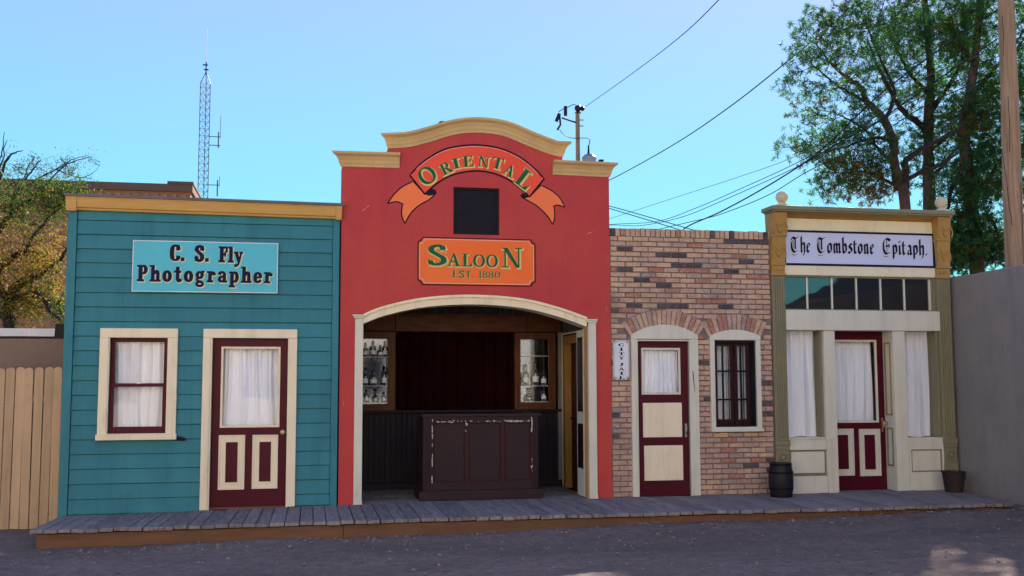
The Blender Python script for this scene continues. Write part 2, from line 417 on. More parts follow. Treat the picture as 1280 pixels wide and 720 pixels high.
def leaf_mat(name, cols, rough=0.55, trans=0.35):
    m_, t, p = newmat(name)
    g = N(t, 'ShaderNodeNewGeometry')
    cr = N(t, 'ShaderNodeValToRGB')
    els = cr.color_ramp.elements
    els[0].color = (*cols[0], 1); els[1].color = (*cols[-1], 1)
    for i, c in enumerate(cols[1:-1]):
        e = els.new((i + 1) / (len(cols) - 1)); e.color = (*c, 1)
    t.links.new(g.outputs['Random Per Island'], cr.inputs[0])
    t.links.new(cr.outputs[0], p.inputs['Base Color'])
    p.inputs['Roughness'].default_value = rough
    p.inputs['Specular IOR Level'].default_value = 0.12
    tl = N(t, 'ShaderNodeBsdfTranslucent')
    t.links.new(cr.outputs[0], tl.inputs[0])
    mx = N(t, 'ShaderNodeMixShader'); mx.inputs[0].default_value = trans
    out = [n for n in t.nodes if n.type == 'OUTPUT_MATERIAL'][0]
    t.links.new(p.outputs[0], mx.inputs[1]); t.links.new(tl.outputs[0], mx.inputs[2]); t.links.new(mx.outputs[0], out.inputs[0])
    return m_
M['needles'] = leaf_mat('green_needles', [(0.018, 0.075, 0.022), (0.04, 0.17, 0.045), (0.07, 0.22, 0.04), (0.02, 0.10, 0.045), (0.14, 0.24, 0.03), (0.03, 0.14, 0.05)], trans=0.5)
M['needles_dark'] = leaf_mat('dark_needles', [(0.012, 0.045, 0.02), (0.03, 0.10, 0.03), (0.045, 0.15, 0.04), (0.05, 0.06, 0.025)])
M['needles_dry'] = leaf_mat('dry_brown_needles', [(0.13, 0.05, 0.012), (0.10, 0.06, 0.015), (0.05, 0.10, 0.02), (0.16, 0.08, 0.02)])
M['leaf_gold'] = leaf_mat('golden_leaves', [(0.26, 0.14, 0.025), (0.42, 0.25, 0.035), (0.22, 0.09, 0.025), (0.30, 0.26, 0.03), (0.14, 0.17, 0.03), (0.36, 0.16, 0.03)], trans=0.45)
M['leaf_green'] = leaf_mat('yellow_green_leaves', [(0.05, 0.11, 0.02), (0.10, 0.16, 0.02), (0.03, 0.08, 0.02)], trans=0.45)

def brick_mat(name, a, b, dark=0.0):
    m_, t, p = newmat(name)
    oi = N(t, 'ShaderNodeObjectInfo')
    nz = N(t, 'ShaderNodeTexNoise', Scale=16.0, Detail=6.0, Roughness=0.7)
    t.links.new(world_coord(t), nz.inputs['Vector'])
    ad = N(t, 'ShaderNodeMath', operation='ADD')
    t.links.new(ramp(t, nz.outputs[0], 0.35, 0.65, -0.35, 0.85), ad.inputs[0])
    t.links.new(ramp(t, oi.outputs['Random'], 0, 1, -0.25, 0.55), ad.inputs[1])
    c = mixc(t, ramp(t, ad.outputs[0], 0, 1), a, b)
    pale = N(t, 'ShaderNodeTexNoise', Scale=30.0, Detail=5.0, Roughness=0.8)
    t.links.new(world_coord(t), pale.inputs['Vector'])
    c = mixc(t, ramp(t, pale.outputs[0], 0.52, 0.64, 0, 0.6), c, (0.62, 0.52, 0.45) if not dark else (0.12, 0.10, 0.11))
    c = mixc(t, ramp(t, pale.outputs[0], 0.44, 0.3, 0, 0.6), c, (0.12, 0.07, 0.06) if not dark else (0.02, 0.018, 0.03))
    st = N(t, 'ShaderNodeTexNoise', Scale=2.2, Detail=7.0, Roughness=0.7)
    t.links.new(world_coord(t), st.inputs['Vector'])
    c = mixc(t, ramp(t, st.outputs[0], 0.46, 0.68, 0, 0.55), c, (0.17, 0.12, 0.10))
    t.links.new(c, p.inputs['Base Color'])
    p.inputs['Roughness'].default_value = 0.9
    bn = N(t, 'ShaderNodeTexNoise', Scale=70.0, Detail=4.0)
    t.links.new(world_coord(t), bn.inputs['Vector'])
    bp = N(t, 'ShaderNodeBump', Strength=0.7, Distance=0.006)
    t.links.new(bn.outputs[0], bp.inputs['Height']); t.links.new(bp.outputs[0], p.inputs['Normal'])
    return m_
BR = {'tan': brick_mat('tan_brick', (0.60, 0.39, 0.23), (0.52, 0.33, 0.23)), 'pink': brick_mat('pink_brick', (0.55, 0.345, 0.25), (0.44, 0.27, 0.215)),
      'red': brick_mat('red_brick', (0.42, 0.15, 0.09), (0.38, 0.19, 0.14)), 'dark': brick_mat('burnt_brick', (0.045, 0.038, 0.05), (0.10, 0.08, 0.09), 1.0),
      'grey': brick_mat('greyed_brick', (0.40, 0.29, 0.25), (0.31, 0.22, 0.20))}

def ground_mat():
    m_, t, p = newmat('packed_dirt')
    n1 = N(t, 'ShaderNodeTexNoise', Scale=0.55, Detail=8.0, Roughness=0.6); t.links.new(world_coord(t, (0.6, 1.6, 1)), n1.inputs['Vector'])
    n2 = N(t, 'ShaderNodeTexNoise', Scale=9.0, Detail=8.0, Roughness=0.75); t.links.new(world_coord(t), n2.inputs['Vector'])
    n3 = N(t, 'ShaderNodeTexNoise', Scale=60.0, Detail=3.0, Roughness=0.7); t.links.new(world_coord(t), n3.inputs['Vector'])
    c = mixc(t, ramp(t, n1.outputs[0], 0.38, 0.62), (0.31, 0.235, 0.20), (0.20, 0.15, 0.13))
    c = mixc(t, ramp(t, n2.outputs[0], 0.42, 0.62, 0, 0.75), c, (0.16, 0.118, 0.10))
    c = mixc(t, ramp(t, n3.outputs[0], 0.60, 0.72, 0, 0.5), c, (0.30, 0.25, 0.22))
    t.links.new(c, p.inputs['Base Color'])
    p.inputs['Roughness'].default_value = 0.95
    p.inputs['Specular IOR Level'].default_value = 0.2
    ad = N(t, 'ShaderNodeMath', operation='ADD')
    t.links.new(n2.outputs[0], ad.inputs[0]); t.links.new(ramp(t, n3.outputs[0], 0, 1, 0, 0.4), ad.inputs[1])
    bp = N(t, 'ShaderNodeBump', Strength=1.0, Distance=0.05)
    t.links.new(ad.outputs[0], bp.inputs['Height']); t.links.new(bp.outputs[0], p.inputs['Normal'])
    return m_
M['dirt'] = ground_mat()

# ------------------------------------------------------------------ lettering drawn as strokes
def ribbon(pts, wl, e=0.0, closed=False):
    """pts 2D, wl(tx, ty) -> width; returns quads"""
    n = len(pts)
    L, R_ = [], []
    for i in range(n):
        a = pts[(i - 1) % n] if closed else pts[max(i - 1, 0)]
        b = pts[(i + 1) % n] if closed else pts[min(i + 1, n - 1)]
        tx, ty = b[0] - a[0], b[1] - a[1]
        l = math.hypot(tx, ty) or 1
        tx /= l; ty /= l
        h = wl(tx, ty) / 2 + e
        x, y = pts[i]
        if not closed and i == 0: x -= tx * e; y -= ty * e
        if not closed and i == n - 1: x += tx * e; y += ty * e
        L.append((x - ty * h, y + tx * h)); R_.append((x + ty * h, y - tx * h))
    return [(L[i], R_[i], R_[(i + 1) % n], L[(i + 1) % n]) for i in range(n if closed else n - 1)]

def glyph_polys(shapes, e):
    out = []
    for s in shapes:
        k = s[0]
        if k == 'c':
            th, tn = s[2], s[3]
            cl = len(s) > 4 and s[4]
            out.append(ribbon(smooth_pts(s[1], 6, cl), lambda tx, ty: tn + (th - tn) * abs(ty) ** 1.5, e, cl))
        elif k == 'l':
            out.append(ribbon([s[1], s[2]], lambda tx, ty: s[3], e))
        elif k == 'b':
            out.append([((s[1] - e, s[2] - e), (s[3] + e, s[2] - e), (s[3] + e, s[4] + e), (s[1] - e, s[4] + e))])
        elif k == 'p':
            cx = sum(p[0] for p in s[1]) / len(s[1]); cy = sum(p[1] for p in s[1]) / len(s[1])
            q = []
            for x, y in s[1]:
                d = math.hypot(x - cx, y - cy) or 1
                q.append((x + (x - cx) / d * e * 1.3, y + (y - cy) / d * e * 1.3))
            out.append([tuple(q)])
        elif k == 'n':
            p = smooth_pts(s[1], 4) if len(s) > 2 and s[2] else s[1]
            a = math.radians(38); nb = s[3] * 1.35 if len(s) > 3 else 0.21
            vx, vy = math.cos(a) * (nb / 2 + e), math.sin(a) * (nb / 2 + e)
            out.append([((p[i][0] - vx, p[i][1] - vy), (p[i][0] + vx, p[i][1] + vy), (p[i + 1][0] + vx, p[i + 1][1] + vy), (p[i + 1][0] - vx, p[i + 1][1] - vy)) for i in range(len(p) - 1)])
            out.append(ribbon(p, lambda tx, ty: 0.035, e))
    return out

def ell(cx, cy, rx, ry, a0=0, a1=360, n=16):
    full = abs(a1 - a0) >= 360
    return [(cx + rx * math.cos(math.radians(a0 + (a1 - a0) * i / n)), cy + ry * math.sin(math.radians(a0 + (a1 - a0) * i / n))) for i in range(n if full else n + 1)]

SLAB = {
 'C': (.60, [('c', [(.50, .70), (.45, .90), (.31, .95), (.16, .84), (.12, .5), (.16, .16), (.31, .05), (.46, .12), (.51, .30)], .22, .11), ('b', .44, .66, .56, .98)]),
 'S': (.58, [('c', [(.45, .72), (.41, .90), (.28, .95), (.14, .86), (.13, .70), (.28, .54), (.44, .36), (.43, .15), (.29, .05), (.15, .11), (.11, .28)], .22, .15), ('b', .42, .68, .53, .98), ('b', .04, .02, .14, .34)]),
 'F': (.62, [('b', .09, 0, .31, 1), ('b', .01, .89, .58, 1), ('b', .47, .64, .58, .95), ('b', .3, .46, .42, .57), ('b', .38, .37, .47, .67), ('b', .01, 0, .41, .11)]),
 'l': (.40, [('b', .09, 0, .29, 1), ('b', .01, 0, .37, .10), ('b', .01, .9, .2, 1)]),
 'y': (.60, [('l', (.13, .66), (.33, .06), .18), ('c', [(.48, .66), (.36, .14), (.27, -.14), (.12, -.22)], .10, .10), ('b', .0, .58, .27, .68), ('b', .36, .58, .58, .68), ('b', .04, -.28, .19, -.12)]),
 'P': (.66, [('b', .09, 0, .31, 1), ('b', .01, .89, .3, 1), ('c', [(.28, .945), (.44, .93), (.52, .74), (.44, .53), (.28, .49)], .20, .11), ('b', .01, 0, .41, .11)]),
 'h': (.66, [('b', .09, 0, .28, 1), ('b', .01, .9, .2, 1), ('c', [(.26, .50), (.36, .63), (.47, .60), (.49, .42)], .18, .13), ('b', .40, 0, .58, .45), ('b', .01, 0, .33, .10), ('b', .36, 0, .65, .10)]),
 'o': (.60, [('c', ell(.29, .34, .175, .285), .20, .12, True)]),
 't': (.50, [('b', .13, .12, .32, .92), ('b', .01, .57, .43, .68), ('c', [(.22, .18), (.26, .06), (.36, .05), (.43, .16)], .16, .11)]),
 'g': (.62, [('c', ell(.27, .44, .15, .18), .17, .11, True), ('c', ell(.28, -.12, .19, .13), .13, .13, True), ('c', [(.17, .28), (.12, .16), (.2, .06), (.38, .02)], .12, .12), ('c', [(.38, .56), (.46, .66), (.54, .62)], .12, .10)]),
 'r': (.54, [('b', .09, 0, .28, .68), ('b', .01, .58, .2, .68), ('b', .01, 0, .38, .10), ('c', [(.26, .46), (.33, .60), (.42, .60)], .12, .12), ('c', ell(.44, .53, .035, .045), .10, .10, True)]),
 'a': (.62, [('b', .34, .1, .52, .46), ('c', [(.12, .48), (.18, .61), (.32, .63), (.43, .54), (.43, .42)], .17, .12), ('c', [(.42, .37), (.22, .34), (.13, .2), (.2, .06), (.42, .1)], .17, .11), ('b', .34, 0, .60, .10)]),
 'p': (.64, [('b', .09, -.30, .28, .68), ('b', .01, .58, .2, .68), ('b', .01, -.30, .38, -.20), ('c', [(.26, .60), (.42, .61), (.50, .36), (.42, .08), (.26, .08)], .18, .12)]),
 'e': (.58, [('c', [(.44, .34), (.43, .52), (.29, .62), (.15, .52), (.13, .34), (.16, .12), (.30, .05), (.47, .16)], .19, .11), ('b', .14, .30, .50, .39)]),
 '.': (.30, [('b', .06, 0, .25, .20)]),
 ' ': (.34, []),
}
ROMAN = {
 'O': (.96, [('c', ell(.46, .5, .37, .46, n=20), .20, .07, True)]),
 'R': (.84, [('b', .13, 0, .32, 1), ('c', [(.28, .965), (.48, .95), (.60, .76), (.50, .54), (.28, .50)], .17, .06), ('p', [(.34, .52), (.50, .52), (.80, .04), (.80, 0), (.58, 0)]), ('b', .02, 0, .43, .055), ('b', .02, .945, .32, 1), ('b', .56, 0, .86, .055)]),
 'I': (.46, [('b', .13, 0, .33, 1), ('b', .02, 0, .44, .06), ('b', .02, .94, .44, 1)]),
 'E': (.76, [('b', .13, 0, .33, 1), ('b', .02, .94, .66, 1), ('p', [(.66, 1), (.66, .72), (.54, .95)]), ('b', .3, .48, .52, .54), ('p', [(.54, .64), (.54, .38), (.44, .51)]), ('b', .02, 0, .70, .06), ('p', [(.72, .30), (.68, 0), (.54, .04)])]),
 'N': (.94, [('b', .14, 0, .21, 1), ('p', [(.08, 1), (.29, 1), (.80, 0), (.66, 0)]), ('b', .73, 0, .80, 1), ('b', .02, 0, .34, .055), ('b', .02, .945, .24, 1), ('b', .60, .945, .92, 1)]),
 'T': (.80, [('b', .30, 0, .50, 1), ('b', .04, .93, .76, 1), ('p', [(.04, 1), (.02, .70), (.16, .95)]), ('p', [(.76, 1), (.78, .70), (.64, .95)]), ('b', .20, 0, .60, .055)]),
 'A': (.88, [('l', (.12, .02), (.42, .98), .07), ('p', [(.34, 1), (.48, 1), (.78, 0), (.57, 0)]), ('b', .2, .32, .62, .38), ('c', [(.18, .22), (.30, .44), (.50, .26), (.62, .50)], .04, .05), ('b', .0, 0, .26, .055), ('b', .48, 0, .88, .055)]),
 'L': (.76, [('b', .13, 0, .33, 1), ('b', .02, 0, .68, .07), ('p', [(.74, .34), (.70, 0), (.50, .05)]), ('b', .02, .945, .46, 1)]),
 'S': (.74, [('c', [(.60, .78), (.50, .94), (.33, .96), (.17, .86), (.17, .69), (.37, .53), (.58, .36), (.59, .16), (.40, .04), (.20, .06), (.10, .20)], .22, .12), ('p', [(.66, 1), (.66, .66), (.54, .84)]), ('p', [(.06, 0), (.05, .34), (.18, .14)])]),
 'C': (.86, [('c', [(.72, .74), (.60, .92), (.40, .95), (.18, .80), (.12, .5), (.18, .2), (.40, .05), (.62, .09), (.74, .26)], .22, .08), ('p', [(.78, 1), (.78, .64), (.66, .80)])]),
 'Y': (.86, [('p', [(.06, 1), (.29, 1), (.52, .42), (.38, .42)]), ('l', (.72, .97), (.45, .42), .07), ('b', .33, 0, .53, .46), ('b', .2, 0, .66, .055), ('b', .0, .945, .36, 1), ('b', .58, .945, .88, 1)]),
 'J': (.56, [('b', .24, .25, .44, 1), ('c', [(.34, .28), (.30, .08), (.18, .04), (.08, .14)], .18, .1), ('b', .12, .94, .56, 1)]),
 '1': (.42, [('b', .14, 0, .30, 1), ('b', .02, 0, .42, .06), ('p', [(.02, .84), (.16, 1), (.16, .84)])]),
 '8': (.70, [('c', ell(.34, .74, .20, .21), .15, .07, True), ('c', ell(.34, .27, .25, .24), .16, .07, True)]),
 '0': (.78, [('c', ell(.38, .5, .28, .46), .16, .06, True)]),
 '.': (.30, [('b', .06, 0, .21, .15)]),
 ' ': (.40, []),
}
m1, m2, m3 = [(.06, .52), (.13, .60), (.13, .07), (.20, .0)], [(.13, .50), (.30, .62), (.37, .52), (.37, .07), (.44, 0)], [(.37, .50), (.54, .62), (.61, .52), (.61, .07), (.68, 0)]
BLACK = {
 'T': (.86, [('n', [(.02, .74), (.14, .93), (.40, .86), (.58, .90), (.76, 1.0)], True), ('n', [(.26, .84), (.07, .62), (.08, .22), (.32, .0), (.62, .12)], True), ('n', [(.40, .84), (.40, .18)], False, .13), ('n', [(.24, .70), (.24, .22)], False, .05), ('n', [(.06, -.12), (.25, -.20), (.5, -.14)], True, .04)]),
 'E': (.84, [('n', [(.70, .86), (.46, .99), (.22, .90), (.12, .62), (.14, .24), (.36, .02), (.70, .14)], True, .14), ('l', (.30, .50), (.62, .56), .11), ('l', (.40, .92), (.40, .12), .05), ('n', [(.58, .66), (.62, .42)], False, .08), ('n', [(.52, 1.0), (.74, .92)], False, .1), ('n', [(.08, -.10), (.28, -.18), (.5, -.12)], True, .04)]),
 'h': (.56, [('n', [(.12, 1.0), (.12, .04), (.17, 0)]), ('n', [(.13, .48), (.30, .62), (.41, .50), (.40, .0), (.28, -.22)]), ('l', (.12, .44), (.36, .60), .075)]),
 'e': (.50, [('n', [(.25, .61), (.10, .48), (.10, .13), (.23, 0), (.38, .12)]), ('l', (.24, .60), (.38, .47), .13), ('l', (.39, .50), (.12, .27), .065)]),
 'o': (.54, [('l', (.10, .48), (.30, .62), .07), ('l', (.20, .0), (.40, .13), .07), ('n', [(.25, .61), (.10, .48), (.10, .13), (.24, 0)]), ('n', [(.25, .61), (.40, .48), (.40, .13), (.24, 0)])]),
 'n': (.58, [('n', m1), ('n', m2), ('l', (.12, .44), (.34, .60), .075)]), 'm': (.82, [('n', m1), ('n', m2), ('n', m3), ('l', (.12, .44), (.34, .60), .07), ('l', (.37, .44), (.58, .60), .07)]),
 'i': (.30, [('n', m1), ('n', [(.08, .82), (.17, .80)])]),
 'b': (.54, [('n', [(.12, 1.0), (.12, .11), (.24, 0)]), ('l', (.12, .44), (.32, .60), .07), ('l', (.16, .03), (.38, .12), .07), ('n', [(.12, .46), (.26, .61), (.40, .46), (.40, .13), (.24, 0)])]),
 's': (.48, [('n', [(.38, .54), (.24, .61), (.11, .48), (.36, .26), (.36, .12), (.20, 0), (.06, .10)])]),
 't': (.42, [('n', [(.14, .82), (.14, .10), (.24, 0), (.35, .07)]), ('n', [(.02, .58), (.34, .60)], False, .10)]),
 'p': (.54, [('n', [(.05, .52), (.13, .60), (.13, -.28)]), ('l', (.12, .44), (.32, .60), .07), ('l', (.14, .03), (.38, .12), .07), ('n', [(.13, .46), (.27, .61), (.40, .46), (.40, .13), (.24, 0)])]),
 'a': (.54, [('n', [(.09, .50), (.22, .61), (.37, .50), (.37, .07), (.45, 0)]), ('n', [(.37, .34), (.15, .24), (.12, .08), (.23, 0), (.37, .12)], False, .12)]),
 '.': (.24, [('n', [(.08, .06), (.14, .02)])]), ' ': (.40, []),
}

class Ink:
    """flat lettering; every stroke lies a hair in front of the one before"""
    def __init__(s): s.mb = MB(); s.y = 0.0
    def glyph(s, font, ch, fn, e=0.0):
        for quads in glyph_polys(font[ch][1], e):
            for k, q in enumerate(quads):
                s.y -= 0.00001
                P_ = [fn(*p) for p in q]
                s.mb.add([(x, s.y, z) for x, z in P_], [tuple(range(len(P_)))])
    def line(s, font, text, x, z, h, width=None, e=0.0, dx=0.0, dz=0.0, track=0.0):
        tot = sum(font[c][0] + track for c in text) - track
        sx = (width / tot) if width else h
        cx = 0.0
        for c in text:
            ox = x + cx * sx
            s.glyph(font, c, lambda a, b: (ox + a * sx + dx, z + b * h + dz), e)
            cx += font[c][0] + track
    def build(s, name, mat, parent, y):
        s.mb.v = [(a, b + y, c) for a, b, c in s.mb.v]
        return s.mb.build(name, mat, parent)

# ------------------------------------------------------------------ ground
def gz(x, y):
    t = min(max((x + 2.6) / 10.9, 0), 1)
    return -0.18 + 0.165 * t + 0.012 * math.sin(x * 1.7 + y * .8) * math.sin(y * 1.3 + .4) * (1 if abs(x) < 14 and abs(y) < 14 else 0)
def dz_(x):
    return 0.05 * min(max((x + 2.6) / 3.2, 0), 1)
def deck_front(x):
    return -1.17 - 0.30 * min(max((x + 2.6) / 3.0, 0), 1) - 0.13 * min(max((x - .4) / 7.9, 0), 1)
g = MB()
from mathutils import noise
xs = [-300, -120, -50, -25, -14] + [-14 + .5 * i for i in range(1, 19)] + [-4.9 + .07 * i for i in range(0, 206)] + [10 + .5 * i for i in range(0, 9)] + [25, 50, 120, 300]
ys = [-300, -120, -50, -25, -14] + [-14 + .5 * i for i in range(1, 15)] + [-6.9 + .06 * i for i in range(0, 102)] + [-.5, 0, .5, 2, 6, 14, 30, 60, 120, 400]
def clod(x, y):
    v = Vector((x * 1.0, y * 1.0, 0))
    return .012 * noise.noise(v * 1.6) + .010 * noise.noise(v * 4.5) + .007 * noise.noise(v * 11) + .004 * abs(noise.noise(v * 23))
hs = [[gz(x, y) + (clod(x, y) if -14 < x < 14 and -10 < y < 2 else 0) for y in ys] for x in xs]
vs = [(x, y, hs[i][j]) for i, x in enumerate(xs) for j, y in enumerate(ys)]
nY = len(ys)
g.add(vs, [(i * nY + j, (i + 1) * nY + j, (i + 1) * nY + j + 1, i * nY + j + 1) for i in range(len(xs) - 1) for j in range(nY - 1)])
tag(g.build('ground', M['dirt'], smooth=True), kind='structure')

pb = MB()
M['pebble'] = surf('pale_pebbles', (0.30, 0.25, 0.22), (0.10, 0.08, 0.07), 0.9, 6)
def rock(mb, x, y, z, r, rnd=random):
    p = [(0, 0, 1), (1, 0, 0), (0, 1, 0), (-1, 0, 0), (0, -1, 0), (0, 0, -1)]
    a = rnd.uniform(0, 3)
    q = []
    for u, v, w_ in p:
        s_ = r * rnd.uniform(.6, 1.3)
        q.append((x + (u * math.cos(a) - v * math.sin(a)) * s_, y + (u * math.sin(a) + v * math.cos(a)) * s_, z + w_ * s_ * .6))
    mb.add(q, [(0, 1, 2), (0, 2, 3), (0, 3, 4), (0, 4, 1), (5, 2, 1), (5, 3, 2), (5, 4, 3), (5, 1, 4)])
rp = random.Random(5)
for i in range(4200):
    y = -1.3 - abs(rp.gauss(0, 2.4)) if i % 3 else -1.45 - abs(rp.gauss(0, .25)) 
    x = rp.uniform(-4, 9)
    r = min(0.005 + rp.expovariate(1 / .0055), .03)
    rock(pb, x, y, gz(x, y) + clod(x, y) + r * .25, r, rp)
tag(pb.build('pebbles', M['pebble']), 'small pale pebbles scattered over the dark dirt', 'pebbles', kind='stuff')

# ------------------------------------------------------------------ boardwalk
bw = empty('boardwalk', (3, -.8, 0), kind='structure')
rb = random.Random(11)
x = -2.62
while x < 8.40:
    wd = rb.uniform(.128, .150)
    x1 = min(x + wd, 8.43)
    f = deck_front(x) + rb.uniform(-.022, .022)
    sk = -0.06 * min(1, max(0, (.4 - x) / 2))
    z = dz_(x) + rb.uniform(-.005, .004)
    th = .038
    back = 0.0 if x < .45 or x > 3.6 else 0.05
    fs_ = lambda q: -(max(q - 7.0, 0)) * .22
    p = MB()
    t2 = rb.uniform(-.003, .003)
    gp = rb.uniform(.006, .011)
    vs = [(x + sk + fs_(x), f, z - th), (x1 - gp + fs_(x1) - 0.06 * min(1, max(0, (.4 - x1) / 2)), f + rb.uniform(-.005, .005), z - th), (x1 - gp, back, z - th), (x, back, z - th)]
    vs += [(a, b, c + th + (t2 if k in (1, 2) else 0)) for k, (a, b, c) in enumerate(vs)]
    p.add(vs, [(0, 3, 2, 1), (4, 5, 6, 7), (0, 1, 5, 4), (1, 2, 6, 5), (2, 3, 7, 6), (3, 0, 4, 7)])
    p.build('plank', M['plank'], bw, bevel=.006, origin=((x + x1) / 2, (f + back) / 2, z))
    x = x1
for (a, b) in ((-2.62, .418), (.424, 3.72), (3.726, 6.1), (6.106, 8.1)):
    p = MB()
    n = 6
    vs = []
    for i in range(n + 1):
        xx = a + (b - a) * i / n
        y = deck_front(xx) + .05
        vs += [(xx, y, dz_(xx) - .05), (xx, y, -.32), (xx, y + .04, dz_(xx) - .05), (xx, y + .04, -.32)]
    fs = []
    for i in range(n):
        k = i * 4
        fs += [(k, k + 1, k + 5, k + 4), (k + 2, k + 6, k + 7, k + 3), (k, k + 4, k + 6, k + 2)]
    fs += [(0, 2, 3, 1), (n * 4, n * 4 + 1, n * 4 + 3, n * 4 + 2)]
    p.add(vs, fs)
    p.build('edge_board', M['fascia'], bw)
p = MB()
for jy in (-1.0, -.6, -.15):
    vs = []
    for xx in (-2.6, .5, 8.4): vs += [(xx, jy, dz_(xx) - .046), (xx, jy, -.3), (xx, jy + .04, dz_(xx) - .046), (xx, jy + .04, -.3)]
    p.add(vs, [(0, 1, 5, 4), (4, 5, 9, 8), (2, 6, 7, 3), (6, 10, 11, 7)])
p.build('joist', M['fascia'], bw)
# saloon floor boards run on inside
sf = empty('saloon_floor', (2, .8, 0), kind='structure')
y = .055
while y < 1.62:
    p = MB().box(.5, 3.5, y, y + .112, -.0, .046 + rb.uniform(-.002, .002))
    p.build('floorboard', M['plank'], sf, origin=(2, y, 0))
    y += .118

# ------------------------------------------------------------------ shared pieces
def curtain(x0, x1, z0, z1, y, label, amp=.018, waves=9, seed=1, flare=0.0, group=None, side=0.0):
    amp *= 1.5
    r = random.Random(seed)
    nx, nz_ = 110, 22
    W = x1 - x0
    ph = [r.uniform(0, 6.28) for _ in range(5)]
    fq = [waves * r.uniform(.75, 1.25), waves * 1.9 * r.uniform(.8, 1.2), waves * .45, waves * 3.1]
    vs = []
    for j in range(nz_ + 1):
        v = j / nz_
        for i in range(nx + 1):
            u = i / nx
            uu = u + .035 * math.sin(5 * u + 3 * v + ph[4]) * (1 - v) 
            d = amp * (.9 * math.sin(6.283 * fq[0] * uu + ph[0]) + .45 * math.sin(6.283 * fq[1] * uu + ph[1] + v) * (.4 + .6 * v) + .7 * math.sin(6.283 * fq[2] * uu + ph[2] + .8 * v) + .2 * math.sin(6.283 * fq[3] * u + ph[3]) * v)
            d *= .75 + .35 * math.sin(3.1 * v + ph[1])
            xx = x0 + W * u * (1 - side * (1 - abs(2 * v - 1)) * 0) + flare * (1 - v) * (u - .5)
            if side: xx = x0 + W * u * (1 - side * max(0, (v - .15)) * .9) if side > 0 else x1 - W * (1 - u) * (1 + side * max(0, (v - .15)) * .9)
            vs.append((xx, y + d + amp * 1.8, z0 + (z1 - z0) * v + (.006 * math.sin(9 * u + ph[0]) if j == 0 else 0)))
    mb = MB().add(vs, [(j * (nx + 1) + i, j * (nx + 1) + i + 1, (j + 1) * (nx + 1) + i + 1, (j + 1) * (nx + 1) + i) for j in range(nz_) for i in range(nx)])
    o = mb.build('curtain', M['curtain'], smooth=True, origin=((x0 + x1) / 2, y, z1))
    return tag(o, label, 'curtain', group)

def leaf_panel(door, x0, x1, z0, z1, y, inner, face='cream', label=None):
    """raised panel: cream outer border and a maroon field"""
    mb = MB()
    mb.frame(x0, x1, z0, z1, .016, y - .018, y + .004)
    mb.mat(0).box(x0 + .016, x1 - .016, y - .006, y + .004, z0 + .016, z1 - .016)
    if inner:
        mb.mat(1).box(inner[0], inner[1], y - .012, y - .0065, inner[2], inner[3])
        mb.mat(0).frame(inner[0] - .012, inner[1] + .012, inner[2] - .012, inner[3] + .012, .012, y - .013, y - .0062)
    return mb.build('panel', [M[face], M['maroon']], door, bevel=.003)

def backing(name, x0, x1, y0, y1, z0, z1, parent):
    """closed dark room behind a front: side walls, floor, back wall"""
    mb = MB()
    mb.box(x0, x1, y1, y1 + .1, z0, z1)
    mb.box(x0, x0 + .08, y0, y1, z0, z1)
    mb.box(x1 - .08, x1, y0, y1, z0, z1)
    mb.box(x0 + .08, x1 - .08, y0, y1, z0, z0 + .04)
    return mb.build(name, M['interior'], parent)

# ------------------------------------------------------------------ photographer's shop
ps = empty('photographer_shop', (-1.13, 0, 0), 'teal clapboard shop front with tan cornice and maroon door, leftmost building', 'building')
WIN = (-2.17, -1.54, .90, 1.985)      # sash
DOOR = (-1.044, -.19, .02, 1.985)
mb = MB()
grid_wall(mb, -2.66, .392, -.12, 3.50, .03, .14, [WIN, (DOOR[0], DOOR[1], -.12, DOOR[3])])
mb.build('wall', M['teal'], ps)
backing('back_wall', -2.66, .39, .14, 4.0, -.3, 3.40, ps)
MB().box(-2.66, .39, .14, 4.1, 3.401, 3.47).build('roof', M['roof_grey'], ps)
zs = [3.329, 3.165, 3.002, 2.840, 2.670, 2.499, 2.335, 2.170, 2.003, 1.836, 1.668, 1.500, 1.335, 1.168, .998, .834, .672, .508, .342, .176, .03]
top = 3.44
rs = random.Random(3)
for i, zb in enumerate(zs):
    segs = [[-2.563, .312]]
    def cut(a, b):
        global segs
        out = []
        for s0, s1 in segs:
            if b <= s0 or a >= s1: out.append([s0, s1]); continue
            if a > s0: out.append([s0, a])
            if b < s1: out.append([b, s1])
        segs = out
    if zb < 1.99 and top > .88: cut(-2.26, -1.44)
    if zb < 1.99: cut(-1.135, -.095)
    for s0, s1 in segs:
        if s1 - s0 < .02: continue
        w1, w2 = rs.uniform(-.003, .003), rs.uniform(-.003, .003)
        b0 = zb + .003
        fl = .003
        y0, y1 = -.004 + rs.uniform(-.002, .002), .012
        if i == 20: b0 = .0 + dz_(s0) + .012
        mb = MB()
        mb.add([(s0, y0, b0 + w1), (s1, y0, b0 + w2), (s1, y1, top - fl + w2), (s0, y1, top - fl + w1), (s0, .03, b0 + w1), (s1, .03, b0 + w2), (s1, .03, top - fl + w2), (s0, .03, top - fl + w1)],
               [(0, 1, 2, 3), (4, 7, 6, 5), (0, 4, 5, 1), (3, 2, 6, 7), (0, 3, 7, 4), (1, 5, 6, 2)])
        mb.build('siding_board', M['teal'], ps, bevel=.003, origin=((s0 + s1) / 2, 0, (b0 + top) / 2))
    top = zb
for a, b, zb in ((-2.662, -2.566, .0), (.315, .392, .035)):
    MB().box(a, b, -.022, .14, zb - .02, 3.45).build('corner_board', M['teal'], ps, bevel=.003)
